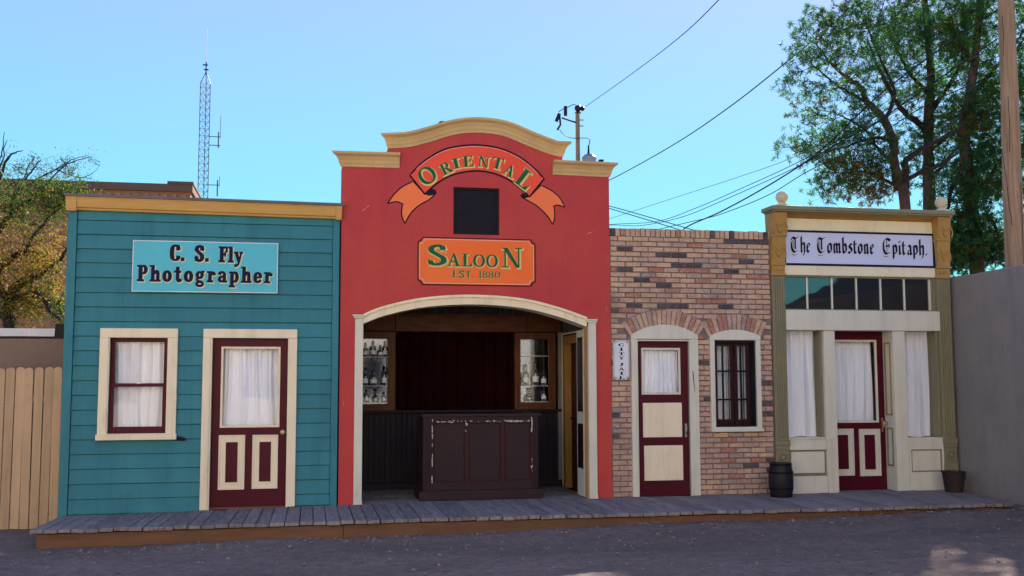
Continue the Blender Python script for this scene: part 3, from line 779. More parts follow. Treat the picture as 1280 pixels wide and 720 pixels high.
# damaged board end beside the window
mb = MB()
for k in range(9):
    cx, cz = -1.41 + rs.uniform(-.07, .12), .845 + rs.uniform(-.028, .02)
    r0 = rs.uniform(.014, .036)
    mb.add([(cx + r0 * rs.uniform(.6, 1.3) * 1.8 * math.cos(q), -.0135 - .0003 * k, cz + r0 * rs.uniform(.6, 1.2) * .7 * math.sin(q)) for q in [i * 1.047 for i in range(6)]], [(0, 1, 2, 3, 4, 5)])
tag(mb.build('broken_board', M['ink'], ps), 'dark splintered hole in a siding board under the window corner')
# cornice
mb = MB()
mb.sweep([(-2.675, 3.437), (.405, 3.412)], [(-.02, 0), (.045, 0), (.05, .022), (.07, .03), (.075, .13), (.085, .15), (-.02, .15)], .15, .15)
mb.build('cornice', M['tan_trim'], ps, bevel=.003)
MB().sweep([(-2.69, 3.589), (.435, 3.565)], [(-.16, 0), (.095, 0), (.10, .03), (-.16, .034)], 0.1, 0.1).build('cornice_cap', M['roof_grey'], ps)
for a, b, zt in ((-2.675, -2.565, 3.585), (.345, .41, 3.562)):
    MB().box(a, b, -.088, .02, zt - .165, zt - .002).build('cornice_block', M['tan_trim'], ps, bevel=.003)

def sash_window(parent, casing, sash, y):
    wn = empty('window', ((casing[0] + casing[1]) / 2, 0, casing[2]))
    wn.parent = parent; wn.location -= wloc(parent)
    x0, x1, z0, z1 = casing
    a, b, c, d = sash
    mb = MB()
    mb.box(x0, a - .012, -.035, .03, z0, z1 - .105); mb.box(b + .012, x1, -.035, .03, z0, z1 - .105)
    mb.box(x0, x1, -.037, .03, z1 - .104, z1)
    mb.build('casing', M['cream'], wn, bevel=.004)
    MB().frame(a - .012, b + .012, c - .012, d + .012, .012, -.022, .12).build('jamb', M['cream'], wn)
    mb = MB(); mb.box(x0 - .012, x1 + .012, -.06, .03, z0 - .03, z0 + .035)
    mb.build('sill', M['cream'], wn, bevel=.004)
    mid = (c + d) / 2 - .01
    MB().frame(a, b, mid - .005, d, .048, y, y + .03, tb=.04, tt=.045).build('sash', M['maroon'], wn, bevel=.003)
    MB().frame(a, b, c, mid + .03, .05, y - .028, y - .002, tb=.075, tt=.035).build('sash', M['maroon'], wn, bevel=.003)
    MB().box(a + .047, b - .047, y + .012, y + .015, mid + .03, d - .044).build('pane', M['glass'], wn)
    MB().box(a + .049, b - .049, y - .018, y - .015, c + .074, mid - .003).build('pane', M['glass'], wn)
    MB().box((a + b) / 2 - .03, (a + b) / 2 + .02, y - .012, y + .0, mid + .031, mid + .046).build('latch', M['steel'], wn)
    return wn
sash_window(ps, (-2.275, -1.428, .86, 2.092), WIN, .07)
curtain(-2.15, -1.55, .93, 1.97, .125, 'white gathered curtain inside the two-pane sash window of the teal shop', .016, 7, 3)

def door_shell(parent, casing, d0, y, th=.045, knobs=None, casing_mat='cream', arch=None):
    dr = empty('door', ((d0[0] + d0[1]) / 2, y, d0[2]))
    dr.parent = parent; dr.location -= wloc(parent)
    x0, x1, z1 = casing
    mb = MB()
    if arch is None:
        mb.box(x0, d0[0] - .02, -.035, .03, dz_(x0) + .004, z1 - .105); mb.box(d0[1] + .02, x1, -.035, .03, dz_(x1) + .004, z1 - .105)
        mb.box(x0, x1, -.037, .03, z1 - .104, z1)
    else:
        mb.box(x0, d0[0] - .02, -.035, .03, dz_(x0) + .004, z1); mb.box(d0[1] + .02, x1, -.035, .03, dz_(x1) + .004, z1)
        mb.prism([(x0, z1 + .001)] + [(p[0], p[1]) for p in arch] + [(x1, z1 + .001)], -.037, .03)
    mb.build('casing', M[casing_mat], dr, bevel=.004)
    mb = MB()
    mb.box(d0[0] - .02, d0[0] - .001, -.024, .14, d0[2], d0[3] + .02); mb.box(d0[1] + .001, d0[1] + .02, -.024, .14, d0[2], d0[3] + .02)
    mb.box(d0[0] - .001, d0[1] + .001, -.024, .14, d0[3] + .003, d0[3] + .02)
    mb.build('jamb', M[casing_mat], dr)
    return dr

def glazed_leaf(dr, d0, glass, y, holes=None, th=.04, molding='cream'):
    mb = MB()
    grid_wall(mb, d0[0], d0[1], d0[2], d0[3], y, y + th, [glass])
    mb.build('leaf', M['maroon'], dr)
    MB().frame(glass[0] - .022, glass[1] + .022, glass[2] - .022, glass[3] + .022, .026, y - .014, y + .008).build('glazing_bead', M[molding], dr, bevel=.003)
    MB().box(glass[0], glass[1], y + .018, y + .022, glass[2], glass[3]).build('pane', M['glass'], dr)

def knob(dr, x, z, y, mat='brass'):
    MB().lathe((x, y, z), [(.034, -.001), (.034, .006), (.014, .010), (.013, .03), (.028, .038), (.034, .052), (.028, .064), (.008, .068)], 16, 'y').build('knob', M[mat], dr, smooth=True)

dr = door_shell(ps, (-1.147, -.085, 2.092), DOOR, .05)
gl = (-.925, -.297, .975, 1.868)
DY = .05
glazed_leaf(dr, (DOOR[0], DOOR[1], .045, DOOR[3]), gl, DY)
leaf_panel(dr, -.955, -.660, .244, .868, DY, (-.875, -.741, .328, .786))
leaf_panel(dr, -.577, -.286, .248, .866, DY, (-.497, -.366, .330, .786))
knob(dr, -.235, .895, DY)
MB().box(-1.04, -.19, -.03, .14, dz_(-.6) + .001, .05).build('threshold', M['fascia'], dr)
curtain(-.95, -.275, .955, 1.885, DY + .05, 'long white curtain behind the single glass pane of the teal shop door', .014, 5, 8)

# sign
def sign_base(name, x0, x1, z0, z1, y0, y1, mat, label):
    e = empty(name, ((x0 + x1) / 2, (y0 + y1) / 2, z0), label, 'sign')
    return e
sg = sign_base('shop_sign', -1.949, -.321, 2.513, 3.108, -.03, 0, 'cyan_board', 'light blue board reading C. S. Fly Photographer on teal clapboards')
MB().box(-1.949, -.321, -.034, -.013, 2.513, 3.106).build('board', M['cyan_board'], sg, bevel=.003)
MB().frame(-1.949, -.321, 2.513, 3.106, .009, -.0365, -.0345).build('edge_line', M['white_line'], sg)
def rows(e, dx, dz):
    k = Ink()
    k.line(SLAB, 'C.', -1.54, 2.875, .185, .17, e, dx, dz)
    k.line(SLAB, 'S.', -1.265, 2.872, .185, .165, e, dx, dz)
    k.line(SLAB, 'Fly', -.995, 2.868, .182, .275, e, dx, dz)
    k.line(SLAB, 'Photographer', -1.893, 2.632, .185, 1.515, e, dx, dz, .10)
    return k
rows(.040, .008, -.008).build('letter_shadow', M['pale_ink'], sg, -.0347)
rows(.018, 0, 0).build('lettering', M['navy_ink'], sg, -.0375)
mb = MB()
for a, b in ((-1.93, 2.535), (-.34, 2.535), (-.34, 3.085), (-1.93, 3.085), (-1.13, 2.53)): mb.lathe((a, -.0365, b), [(.007, 0), (.006, .004), (.001, .005)], 8, 'y')
mb.build('screw', M['steel'], sg)

# ------------------------------------------------------------------ saloon
sa = empty('saloon', (2.08, 0, 0), 'red stuccoed false-front building with curved tan cornice and wide arched opening', 'building')
arch_in = [(.682, 2.165), (.928, 2.262), (1.407, 2.370), (2.0, 2.410), (2.59, 2.375), (3.05, 2.275), (3.425, 2.150)]
ai = smooth_pts(arch_in, 6)
PO = (.575, 3.555)
top_l = [(.41, 4.06), (.955, 4.07), (.96, 4.31)] + smooth_pts([(.962, 4.31), (1.202, 4.33), (1.447, 4.396), (1.792, 4.512), (2.092, 4.546), (2.394, 4.516), (2.699, 4.404), (3.006, 4.302), (3.14, 4.295)], 5) + [(3.142, 4.06), (3.742, 4.05)]
ai_out = [(x, z + .05) for x, z in ai]
AW = (1.762, 2.334, 3.270, 3.854)
def half(lo, hi, left):
    pts = []
    if left:
        pts = [(.41, -.02), (.60, -.02)] + [p for p in [(.62, 2.19)] + ai_out if p[0] < 2.05 - 1e-4]
        zc = 2.46
        pts += [(2.05, zc), (2.05, AW[2]), (AW[0], AW[2]), (AW[0], AW[3]), (2.05, AW[3])]
        t = [p for p in top_l if p[0] < 2.05]
        zt = 4.544
        pts += [(2.05, zt)] + list(reversed(t))
    else:
        t = [p for p in top_l if p[0] > 2.05]
        pts = [(3.742, -.02)] + list(reversed(t)) + [(2.05, 4.544), (2.05, AW[3]), (AW[1], AW[3]), (AW[1], AW[2]), (2.05, AW[2]), (2.05, 2.46)]
        pts += [p for p in ai_out if p[0] > 2.05] + [(3.50, 2.19), (3.52, -.02)]
    return pts
mb = MB()
mb.prism(half(0, 0, True), 0, .25)
mb.prism(half(0, 0, False), 0, .25)
mb.build('wall', M['stucco_red'], sa)
MB().box(AW[0] - .001, AW[1] + .001, .06, .09, AW[2], AW[3]).build('attic_screen', M['dark_glass_panel'], sa)
MB().frame(AW[0] + .002, AW[1] - .002, AW[2] + .002, AW[3] - .002, .022, .035, .06).build('attic_frame', M['black'], sa, bevel=.003)
# body behind
mb = MB()
mb.box(.41, .50, .25, 5, -.3, 3.5); mb.box(3.66, 3.742, .25, 5, -.3, 3.3)
mb.box(.50, 3.66, 4.9, 5, -.3, 3.5)
mb.build('side_wall', M['stucco_red'], sa)
MB().box(.42, 3.73, .25, 5, 3.52, 3.6).build('roof', M['roof_grey'], sa)
# cornices
prof = [(-.02, 0), (.015, 0), (.02, .03), (.03, .045), (.035, .075), (.06, .12), (.10, .145), (.105, .172), (-.02, .172)]
mb = MB(); mb.sweep(smooth_pts([(.962, 4.300), (1.202, 4.324), (1.447, 4.392), (1.792, 4.508), (2.092, 4.542), (2.394, 4.512), (2.699, 4.400), (3.006, 4.298), (3.14, 4.288)], 6), prof, .8, .9)
mb.build('arched_cornice', M['stucco_tan'], sa)
mb = MB(); mb.sweep([(.405, 4.055), (1.10, 4.062)], prof, 1.1, 0); mb.build('cornice', M['stucco_tan'], sa)
mb = MB(); mb.sweep([(3.01, 4.050), (3.742, 4.043)], prof, 0, .9); mb.build('cornice', M['stucco_tan'], sa)
for (xa, ya, xb, yb) in ((452, 264, 461, 258), (457, 260, 465, 254), (732, 293, 746, 288), (663, 309, 672, 304), (430, 500, 428, 512), (757, 380, 760, 396)):
    a, b = at(xa, ya), at(xb, yb)
    dx, dz = (b.x - a.x) * .7, (b.z - a.z) * .7
    b = Vector((a.x + dx, 0, a.z + dz))
    MB().add([(a.x, -.0015, a.z), (a.x + dx * .5 + .002, -.0015, a.z + dz * .5 - .002), (b.x, -.0015, b.z), (a.x + dx * .5 - .002, -.0015, a.z + dz * .5 + .003)], [(0, 1, 2, 3)]).build('scratch', M['pink_line'], sa)
# arch trim and posts
mb = MB()
mb.ring(ai, [(x, z + .105) for x, z in ai], -.035, .255, closed=False)
mb.build('arch_trim', M['cream'], sa, bevel=.003)
mb = MB()
mb.ring([(x, z + .085) for x, z in ai], [(x, z + .118) for x, z in ai], -.062, -.0355, closed=False)
mb.build('arch_molding', M['cream'], sa)
for (a, b, cz) in ((.585, .682, 2.228), (3.445, 3.545, 2.20)):
    mb = MB()
    mb.box(a, b, -.035, .25, .045, cz); mb.box(a - .02, b + .01, -.05, .0, cz, cz + .025); mb.box(a - .034, b + .02, -.064, .0, cz + .0255, cz + .045)
    mb.build('post', M['cream_pale'], sa, bevel=.004)
for (a, b) in ((.583, .684), (3.443, 3.547)):
    MB().box(a, b, -.05, -.0355, .046, .10).build('plinth', M['cream_pale'], sa, bevel=.003)
MB().box(3.410, 3.4445, .03, .055, .05, 2.16).build('door_stop', M['honey'], sa)
# folded shutter leaf inside the right post
sh = empty('shutter', (3.42, .15, .05)); sh.parent = sa; sh.location -= wloc(sa)
mb = MB(); mb.box(3.405, 3.443, .056, .40, .06, 2.12); mb.build('leaf', M['cream_pale'], sh, bevel=.003)
for (z0, z1) in ((.40, .95), (1.10, 2.03)):
    mb = MB(); mb.box(3.4, 3.4045, .105, .35, z0, z1); mb.build('panel', M['dark_maroon'], sh)
# interior: back wall at Y=1.6
IY = 1.60
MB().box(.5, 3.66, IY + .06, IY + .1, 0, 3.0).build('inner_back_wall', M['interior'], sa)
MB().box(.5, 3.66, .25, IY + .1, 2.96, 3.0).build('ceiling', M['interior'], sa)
mb = MB()
xx = .5
k = 0
while xx < 3.56:           # corrugated strip above the beam
    q = [(xx + .06 * i / 6, IY + .03 - .015 * math.cos(6.283 * i / 6)) for i in range(7)]
    for (a, b), (c, d) in zip(q, q[1:]): mb.add([(a, b, 2.36), (c, d, 2.36), (c, d, 2.96), (a, b, 2.96)], [(0, 1, 2, 3)])
    xx += .06
tag(mb.build('corrugated_sheet', M['corrugated'], sa, smooth=True), 'dull metal sheet with upright corrugations above the beam')
MB().box(.5, 1.192, IY - .035, IY + .04, 2.158, 2.372).build('beam', M['oak'], sa, bevel=.004)
MB().box(1.2, 3.0, IY - .04, IY + .04, 2.155, 2.37).build('beam', M['oak'], sa, bevel=.004)
MB().box(3.006, 3.49, IY - .035, IY + .04, 2.158, 2.372).build('beam', M['oak'], sa, bevel=.004)
MB().box(.5, 3.50, IY - .07, IY - .041, 2.372, 2.395).build('beam_molding', M['oak'], sa)
MB().box(3.44, 3.50, IY - .06, IY - .02, .14, 2.155).build('corner_post', M['grey_stucco'], sa)
# wainscot slats
x = .5
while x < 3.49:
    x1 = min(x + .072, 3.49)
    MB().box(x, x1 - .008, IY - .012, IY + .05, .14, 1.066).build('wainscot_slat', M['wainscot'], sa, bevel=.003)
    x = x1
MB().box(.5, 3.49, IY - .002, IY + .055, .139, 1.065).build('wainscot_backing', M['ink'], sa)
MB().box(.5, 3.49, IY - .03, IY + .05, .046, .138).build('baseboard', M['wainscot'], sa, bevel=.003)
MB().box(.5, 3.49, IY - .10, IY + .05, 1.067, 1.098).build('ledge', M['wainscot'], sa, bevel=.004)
# velvet backdrop
vs = []
nx, nzz = 160, 10
for j in range(nzz + 1):
    for i in range(nx + 1):
        u = i / nx; xx = 1.22 + 1.60 * u
        vs.append((xx, IY - .01 + .022 * math.sin(xx * 34 + 1.2 * math.sin(xx * 5) + .3 * j / nzz) + .01 * math.sin(xx * 71), 1.10 + 1.06 * j / nzz))
mb = MB().add(vs, [(j * (nx + 1) + i, j * (nx + 1) + i + 1, (j + 1) * (nx + 1) + i + 1, (j + 1) * (nx + 1) + i) for j in range(nzz) for i in range(nx)])
tag(mb.build('stage_curtain', M['velvet'], smooth=True, origin=(2.0, IY, 2.15)), 'dark red velvet curtain hanging behind the saloon bar', 'curtain')

def bottle(x, y, z, h, r, label, kind=0, group=None):
    if kind == 0: prof = [(r * .9, 0), (r, .01), (r, h * .55), (r * .9, h * .62), (r * .35, h * .72), (r * .32, h * .9), (r * .42, h * .92), (r * .42, h)]
    elif kind == 1: prof = [(r * .8, 0), (r, .02), (r * 1.05, h * .3), (r * .8, h * .48), (r * .28, h * .6), (r * .26, h * .8), (r * .5, h * .82), (r * .5, h * .86), (r * .2, h * .88), (r * .3, h)]
    else: prof = [(r, 0), (r, h * .68), (r * .6, h * .76), (r * .4, h * .8), (r * .38, h)]
    e = empty('bottle', (x, y, z), label, 'bottle', group)
    MB().lathe((x, y, z), prof, 12).build('body', M['bottle_glass'], e, smooth=True)
    MB().lathe((x, y, z), [(r * .36, h + .0005), (r * .36, h + .018)], 8).build('cork', M['oak'], e)
    MB().lathe((x, y, z), [(r * 1.02, h * .16), (r * 1.02, h * .42)] if kind != 1 else [(r * .5, h * .865), (r * .55, h * .875)], 12).build('paper_label', M['curtain'], e)
    return e

def cabinet(x0, x1, z0, z1, g, label, shelves, cap):
    e = empty('display_cabinet', ((x0 + x1) / 2, IY - .1, z0), label, 'cabinet')
    fy = IY - .13
    mb = MB(); grid_wall(mb, x0, x1, z0, z1, fy, fy + .03, [(g[0], g[1], g[2], g[3])])
    mb.build('front_frame', M['oak_vert'], e, bevel=.004)
    MB().frame(g[0] - .03, g[1] + .03, g[2] - .03, g[3] + .03, .03, fy - .014, fy - .001).build('glass_molding', M['oak_vert'], e, bevel=.003)
    MB().frame(x0 - .0, x1, z0, z1, .02, fy + .031, IY + .03).build('case', M['oak'], e)
    MB().box(x0 + .02, x1 - .02, IY + .02, IY + .028, z0 + .02, z1 - .02).build('back_mirror', M['mirror'], e)
    for s in shelves: MB().box(x0 + .021, x1 - .021, fy + .035, IY + .018, s - .008, s).build('shelf', M['white_metal'], e)
    MB().box(g[0], g[1], fy + .012, fy + .015, g[2], g[3]).build('pane', M['glass'], e)
    return e
cabinet(.505, 1.193, 1.10, 2.142, (.70, 1.094, 1.184, 2.056), 'wooden glass-fronted cabinet of bottles at the left end of the saloon wall', [1.205, 1.428, 1.811], 1)
cabinet(2.817, 3.39, 1.10, 2.142, (2.896, 3.288, 1.192, 2.056), 'wooden glass-fronted cabinet of bottles beside the saloon side door', [1.205, 1.421, 1.83], 1)
by = IY - .06
GL, GR = 'bottles in the left saloon cabinet', 'bottles in the right saloon cabinet'
for i, (x, z, h, r, k) in enumerate([(.80, 1.812, .17, .034, 0), (.90, 1.812, .20, .042, 2), (1.0, 1.812, .14, .034, 0), (1.06, 1.812, .2, .030, 2),
                                     (.80, 1.429, .22, .036, 0), (.91, 1.429, .20, .045, 0), (1.05, 1.429, .24, .034, 2),
                                     (.82, 1.206, .15, .036, 2), (.94, 1.206, .16, .05, 1), (1.05, 1.206, .12, .034, 0)]):
    lv = ['top', 'middle', 'bottom'][0 if z > 1.8 else 1 if z > 1.4 else 2]
    nm = {(0,): ''}
    side = ['clear bottle nearest the post on the %s shelf of the left saloon cabinet', 'clear bottle second from the post on the %s shelf of the left saloon cabinet', 'clear bottle third from the post on the %s shelf of the left saloon cabinet', 'slim bottle at the right end of the %s shelf of the left saloon cabinet'][i if i < 4 else (i - 4 if i < 7 else i - 7)]
    bottle(x, by, z, h, r, side % lv, k, GL)
for (x, z, h, r, k, lb) in [(2.985, 1.422, .27, .042, 0, 'tall clear bottle on the left of the middle shelf in the right saloon cabinet'),
                            (3.12, 1.422, .30, .040, 0, 'tallest clear bottle, middle of the right saloon cabinet'),
                            (3.235, 1.422, .22, .036, 2, 'shorter clear bottle at the right end of the middle shelf, right saloon cabinet'),
                            (3.04, 1.206, .17, .060, 1, 'squat round glass decanter at the bottom of the right saloon cabinet'),
                            (3.235, 1.206, .19, .034, 2, 'slim bottle beside the decanter at the bottom of the right saloon cabinet')]:
    bottle(x, by, z, h, r, lb, k, GR)

# side wall of the saloon room (X = 3.5) with its door
sw = MB(); 
def side_box(y0, y1, z0, z1, t=.06, x=3.5): return (x, x + t, y0, y1, z0, z1)
y = .26
k = 0
while y < IY - .07:
    y1 = min(y + .075, IY - .061)
    inside = y1 > .50 and y < 1.38
    z0 = 2.10 if inside else .05
    MB().box(3.502, 3.53, y, y1 - .009, z0, 2.95).build('side_slat', M['corrugated'], sa, bevel=.003)
    y = y1
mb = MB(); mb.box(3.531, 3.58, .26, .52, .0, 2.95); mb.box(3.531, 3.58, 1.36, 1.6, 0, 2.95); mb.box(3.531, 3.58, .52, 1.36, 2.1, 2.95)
mb.build('inner_side_wall', M['interior'], sa)
sd = empty('side_door', (3.5, .95, .05)); sd.parent = sa; sd.location -= wloc(sa)
mb = MB()
mb.box(3.47, 3.60, .50, .60, .05, 2.09); mb.box(3.47, 3.60, 1.28, 1.40, .05, 2.09); mb.box(3.47, 3.60, .60, 1.28, 1.98, 2.09)
mb.build('door_frame', M['honey'], sd, bevel=.004)
mb = MB(); mb.box(3.462, 3.4695, .48, .50, .05, 2.11); mb.box(3.462, 3.4695, 1.40, 1.42, .05, 2.11); mb.box(3.462, 3.4695, .48, 1.42, 2.111, 2.13)
mb.build('frame_edge', M['cream_pale'], sd)
mb = MB(); mb.box(3.56, 3.59, .601, 1.279, .06, 1.979); mb.build('leaf', M['dark_maroon'], sd)
knob_ = MB().lathe((3.545, 1.2, .98), [(.02, -.01), (.03, .01), (.01, .02)], 10); knob_.build('knob', M['black'], sd)

# hook bracket on the wainscot
tag(MB().box(1.30, 1.345, IY - .04, IY - .013, .86, 1.06).box(1.30, 1.345, IY - .09, IY - .041, 1.0, 1.06).build('wall_bracket', M['black'], sa, bevel=.003), 'black bracket under the ledge left of the bar')

# vent pipe behind the curved cornice
e = empty('vent_pipe', (1.89, 2.0, 3.6), 'short grey vent pipe showing above the curved saloon cornice', 'pipe')
MB().lathe((1.885, 2.0, 3.6), [(.035, 0), (.035, 1.50)], 12).build('pipe', M['lattice'], e, smooth=False)
MB().lathe((1.885, 2.0, 3.6), [(.06, 1.49), (.06, 1.56), (.03, 1.575)], 12).build('cap', M['black'], e)

# bar counter
bar = empty('bar_counter', (2.14, .35, .05), 'dark brown three-panel wooden bar counter with chipped paint in the arched opening', 'counter')
BY = .20
MB().box(1.40, 2.885, BY - .035, BY + .55, 1.052, 1.085).build('top', M['bar_paint'], bar, bevel=.004)
MB().box(1.425, 2.855, BY - .012, BY + .5, 1.035, 1.0515).build('top_molding', M['bar_paint'], bar)
mb = MB(); grid_wall(mb, 1.425, 2.855, .165, 1.034, BY, BY + .03, [(1.548, 1.945, .262, .978), (1.985, 2.39, .262, .975), (2.425, 2.762, .262, .972)])
mb.build('front_frame', M['bar_paint'], bar, bevel=.003)
for a, b in ((1.548, 1.945), (1.985, 2.39), (2.425, 2.762)):
    MB().box(a, b, BY + .018, BY + .03, .262, .978).build('panel', M['bar_paint'], bar)
    MB().frame(a, b, .262, .978, .016, BY + .004, BY + .0175).build('panel_molding', M['bar_red'], bar, bevel=.003)
    MB().box(a + .002, b - .002, BY - .004, BY + .016, .248, .268).build('panel_sill', M['bar_paint'], bar, bevel=.003)
for a, b in ((1.428, 1.53), (2.778, 2.852)):
    mb = MB()
    mb.box(a, b, BY - .016, BY - .0005, .175, 1.03)
    for q in (.25, .5, .75): mb.lathe(((a + (b - a) * q), BY - .016, .19), [(.007, 0), (.007, .83)], 6)
    mb.build('pilaster', M['bar_paint'], bar, bevel=.003)
MB().box(1.425, 1.445, BY + .03, BY + .5, .165, 1.034).box(2.835, 2.855, BY + .03, BY + .5, .165, 1.034).build('side', M['bar_paint'], bar)
MB().box(1.378, 2.908, BY - .05, BY + .53, .048, .164).build('base', M['bar_paint'], bar, bevel=.006)
mb = MB()
rf = random.Random(9)
def flake(cx, cz, w_, h_):
    n_ = 7
    mb.add([(cx + w_ * rf.uniform(.5, 1.2) * math.cos(6.283 * i / n_), BY - .0175 - rf.uniform(0, .0008), cz + h_ * rf.uniform(.5, 1.2) * math.sin(6.283 * i / n_)) for i in range(n_)], [tuple(range(n_))])
for i in range(62):
    x = rf.choice([rf.uniform(1.56, 1.93), rf.uniform(2.42, 2.76), rf.uniform(2.5, 2.76), rf.uniform(2.0, 2.38)])
    flake(x, .992 + rf.gauss(0, .005), rf.uniform(.006, .026), rf.uniform(.003, .008))
for i in range(34):
    z = rf.choice([rf.uniform(.7, 1.03), rf.uniform(.45, .6), rf.uniform(.26, .33), rf.uniform(.7, .95)])
    flake(1.537 + rf.gauss(0, .003), z, rf.uniform(.003, .008), rf.uniform(.008, .032))
for i in range(30):
    z = rf.choice([rf.uniform(.86, 1.04), rf.uniform(.86, 1.04), rf.uniform(.36, .6)])
    flake(2.771 + rf.gauss(0, .004), z, rf.uniform(.004, .009), rf.uniform(.008, .026))
for i in range(10): flake(1.95 + rf.uniform(-.01, .02), rf.uniform(.87, 1.0), .006, .012)
tag(mb.build('paint_chips', M['flake'], bar), kind='stuff')

# ribbon banner painted on the wall
rbn = empty('painted_banner', (2.03, 0, 3.6), 'painted red and orange ribbon reading Oriental, curved over the attic window', 'sign')
def zp(x, y): return (lambda p: (p.x, p.z))(at(480 + x / 5.333, 170 + y / 5.333))
def flat(mb, pts, y):
    mb.add([(x, y, z) for x, z in pts], [tuple(range(len(pts)))])
def outline(pts, w_, y, mat, nm, parent, closed=True):
    k = MB()
    for i, q in enumerate(ribbon(pts, lambda a, b: w_, 0, closed)): k.add([(a, y - .00001 * i, b) for a, b in q], [(0, 1, 2, 3)])
    return k.build(nm, M[mat], parent)
up = smooth_pts([(172, 262), (235, 195), (300, 145), (380, 100), (460, 75), (600, 60), (740, 75), (850, 112), (940, 165), (1010, 225), (1068, 285)], 4)
lo = smooth_pts([(970, 405), (910, 350), (840, 298), (750, 255), (670, 237), (600, 233), (510, 245), (430, 270), (350, 318), (300, 362), (272, 388)], 4)
band = up + lo
band_w = [zp(*p) for p in band]
tl = smooth_pts([(195, 302), (120, 340), (62, 395), (26, 448)], 4) + smooth_pts([(30, 450), (80, 438), (126, 452)], 4) + smooth_pts([(120, 470), (118, 530), (138, 582)], 4) + smooth_pts([(142, 580), (175, 520), (230, 465), (300, 425), (345, 385)], 4) + [(272, 388)]
tr = smooth_pts([(1046, 328), (1110, 360), (1170, 410), (1205, 474)], 4) + smooth_pts([(1200, 474), (1165, 462), (1130, 466)], 4) + smooth_pts([(1136, 490), (1138, 540), (1126, 588)], 4) + smooth_pts([(1122, 588), (1090, 535), (1030, 475), (975, 440), (915, 408)], 4) + [(970, 405)]
fl_ = [(272, 388), (318, 350), (345, 362), (352, 382), (330, 394), (300, 398)]
fr_ = [(970, 406), (925, 378), (908, 398), (914, 410), (940, 416)]
for q in (tl, tr):
    k = MB(); flat(k, [zp(*p) for p in q], -.0020); k.build('ribbon_tail', M['ribbon_orange'], rbn)
for q in (fl_, fr_):
    k = MB(); flat(k, [zp(*p) for p in q], -.0026); k.build('ribbon_fold', M['ink'], rbn)
for q in (tl, tr): outline([zp(*p) for p in q], .016, -.0023, 'ink', 'outline', rbn)
k = MB(); flat(k, band_w, -.0030); k.build('ribbon', M['ribbon_red'], rbn)
outline(band_w, .022, -.0034, 'ink', 'outline', rbn)
cxm = sum(p[0] for p in band_w) / len(band_w); 
inner = [zp(x, y + 9) for x, y in up[3:-3]]
outline(inner, .006, -.0037, 'pink_line', 'outline', rbn, False)
ORI = [('O', 288, 262, 128, -40, 150), ('R', 412, 216, 82, -27, 95), ('I', 479, 184, 74, -14, 72), ('E', 560, 170, 80, -6, 96), ('N', 664, 172, 80, 6, 96), ('T', 757, 183, 84, 14, 96), ('A', 836, 232, 86, 27, 96), ('L', 938, 288, 135, 37, 140)]
def ori(e, dx, dz):
    k = Ink()
    for ch, px, py, hpx, rot, wpx in ORI:
        c = zp(px, py)
        sc = 5.333 * 104.5
        h = hpx / sc; wd = ROMAN[ch][0]
        sx = wpx / sc * (1 / max(wd, .5)) * (.8 if ch in 'OL' else .86)
        h *= .94
        a = math.radians(-rot)
        k.glyph(ROMAN, ch, lambda u, v: (c[0] + ((u - wd / 2) * sx) * math.cos(a) - ((v - .5) * h) * math.sin(a) + dx, c[1] + ((u - wd / 2) * sx) * math.sin(a) + ((v - .5) * h) * math.cos(a) + dz), e)
    return k
ori(.05, .011, -.011).build('letter_shadow', M['gold_ink'], rbn, -.0045)
ori(0, 0, 0).build('lettering', M['green_ink'], rbn, -.0095)

# orange plaque
ss = empty('saloon_sign', (2.05, 0, 2.65), 'orange plaque reading Saloon Est. 1880 with green letters and notched corners', 'sign')
def notched(x0, x1, z0, z1, r, n=6):
    pts = []
    for cx, cz, a0 in ((x0, z0, 90), (x1, z0, 180), (x1, z1, 270), (x0, z1, 0)):
        arc = [(cx + r * math.cos(math.radians(a0 - 90 * i / n)), cz + r * math.sin(math.radians(a0 - 90 * i / n))) for i in range(n + 1)]
        pts += arc
    return pts
MB().prism(notched(1.340, 2.770, 2.655, 3.212, .052), -.012, .002).build('board', M['orange_board'], ss)
outline(notched(1.333, 2.777, 2.648, 3.219, .048), .013, -.0135, 'ink', 'outline', ss)
outline(notched(1.350, 2.760, 2.665, 3.202, .058), .007, -.0145, 'pink_line', 'outline', ss)
def sal(e, dx, dz):
    k = Ink()
    def one(ch, x, z, h, w_):
        wd = ROMAN[ch][0]
        k.glyph(ROMAN, ch, lambda u, v: (x + u * w_ / wd + dx, z + v * h + dz), e)
    one('S', 1.44, 2.885, .245, .245); one('A', 1.685, 2.875, .155, .170); one('L', 1.862, 2.875, .155, .135)
    one('O', 2.005, 2.870, .155, .150); one('O', 2.165, 2.870, .155, .150); one('N', 2.350, 2.870, .245, .270)
    return k
sal(.045, .010, -.010).build('letter_shadow', M['gold_ink'], ss, -.0160)
sal(0, 0, 0).build('lettering', M['green_ink'], ss, -.0200)
k = Ink(); k.line(ROMAN, 'EST. 1880', 1.745, 2.735, .088, .60, .03, .004, -.004, .06); k.build('letter_shadow', M['gold_ink'], ss, -.0160)
k = Ink(); k.line(ROMAN, 'EST. 1880', 1.745, 2.735, .088, .60, -.01, 0, 0, .06); k.build('lettering', M['green_ink'], ss, -.0200)

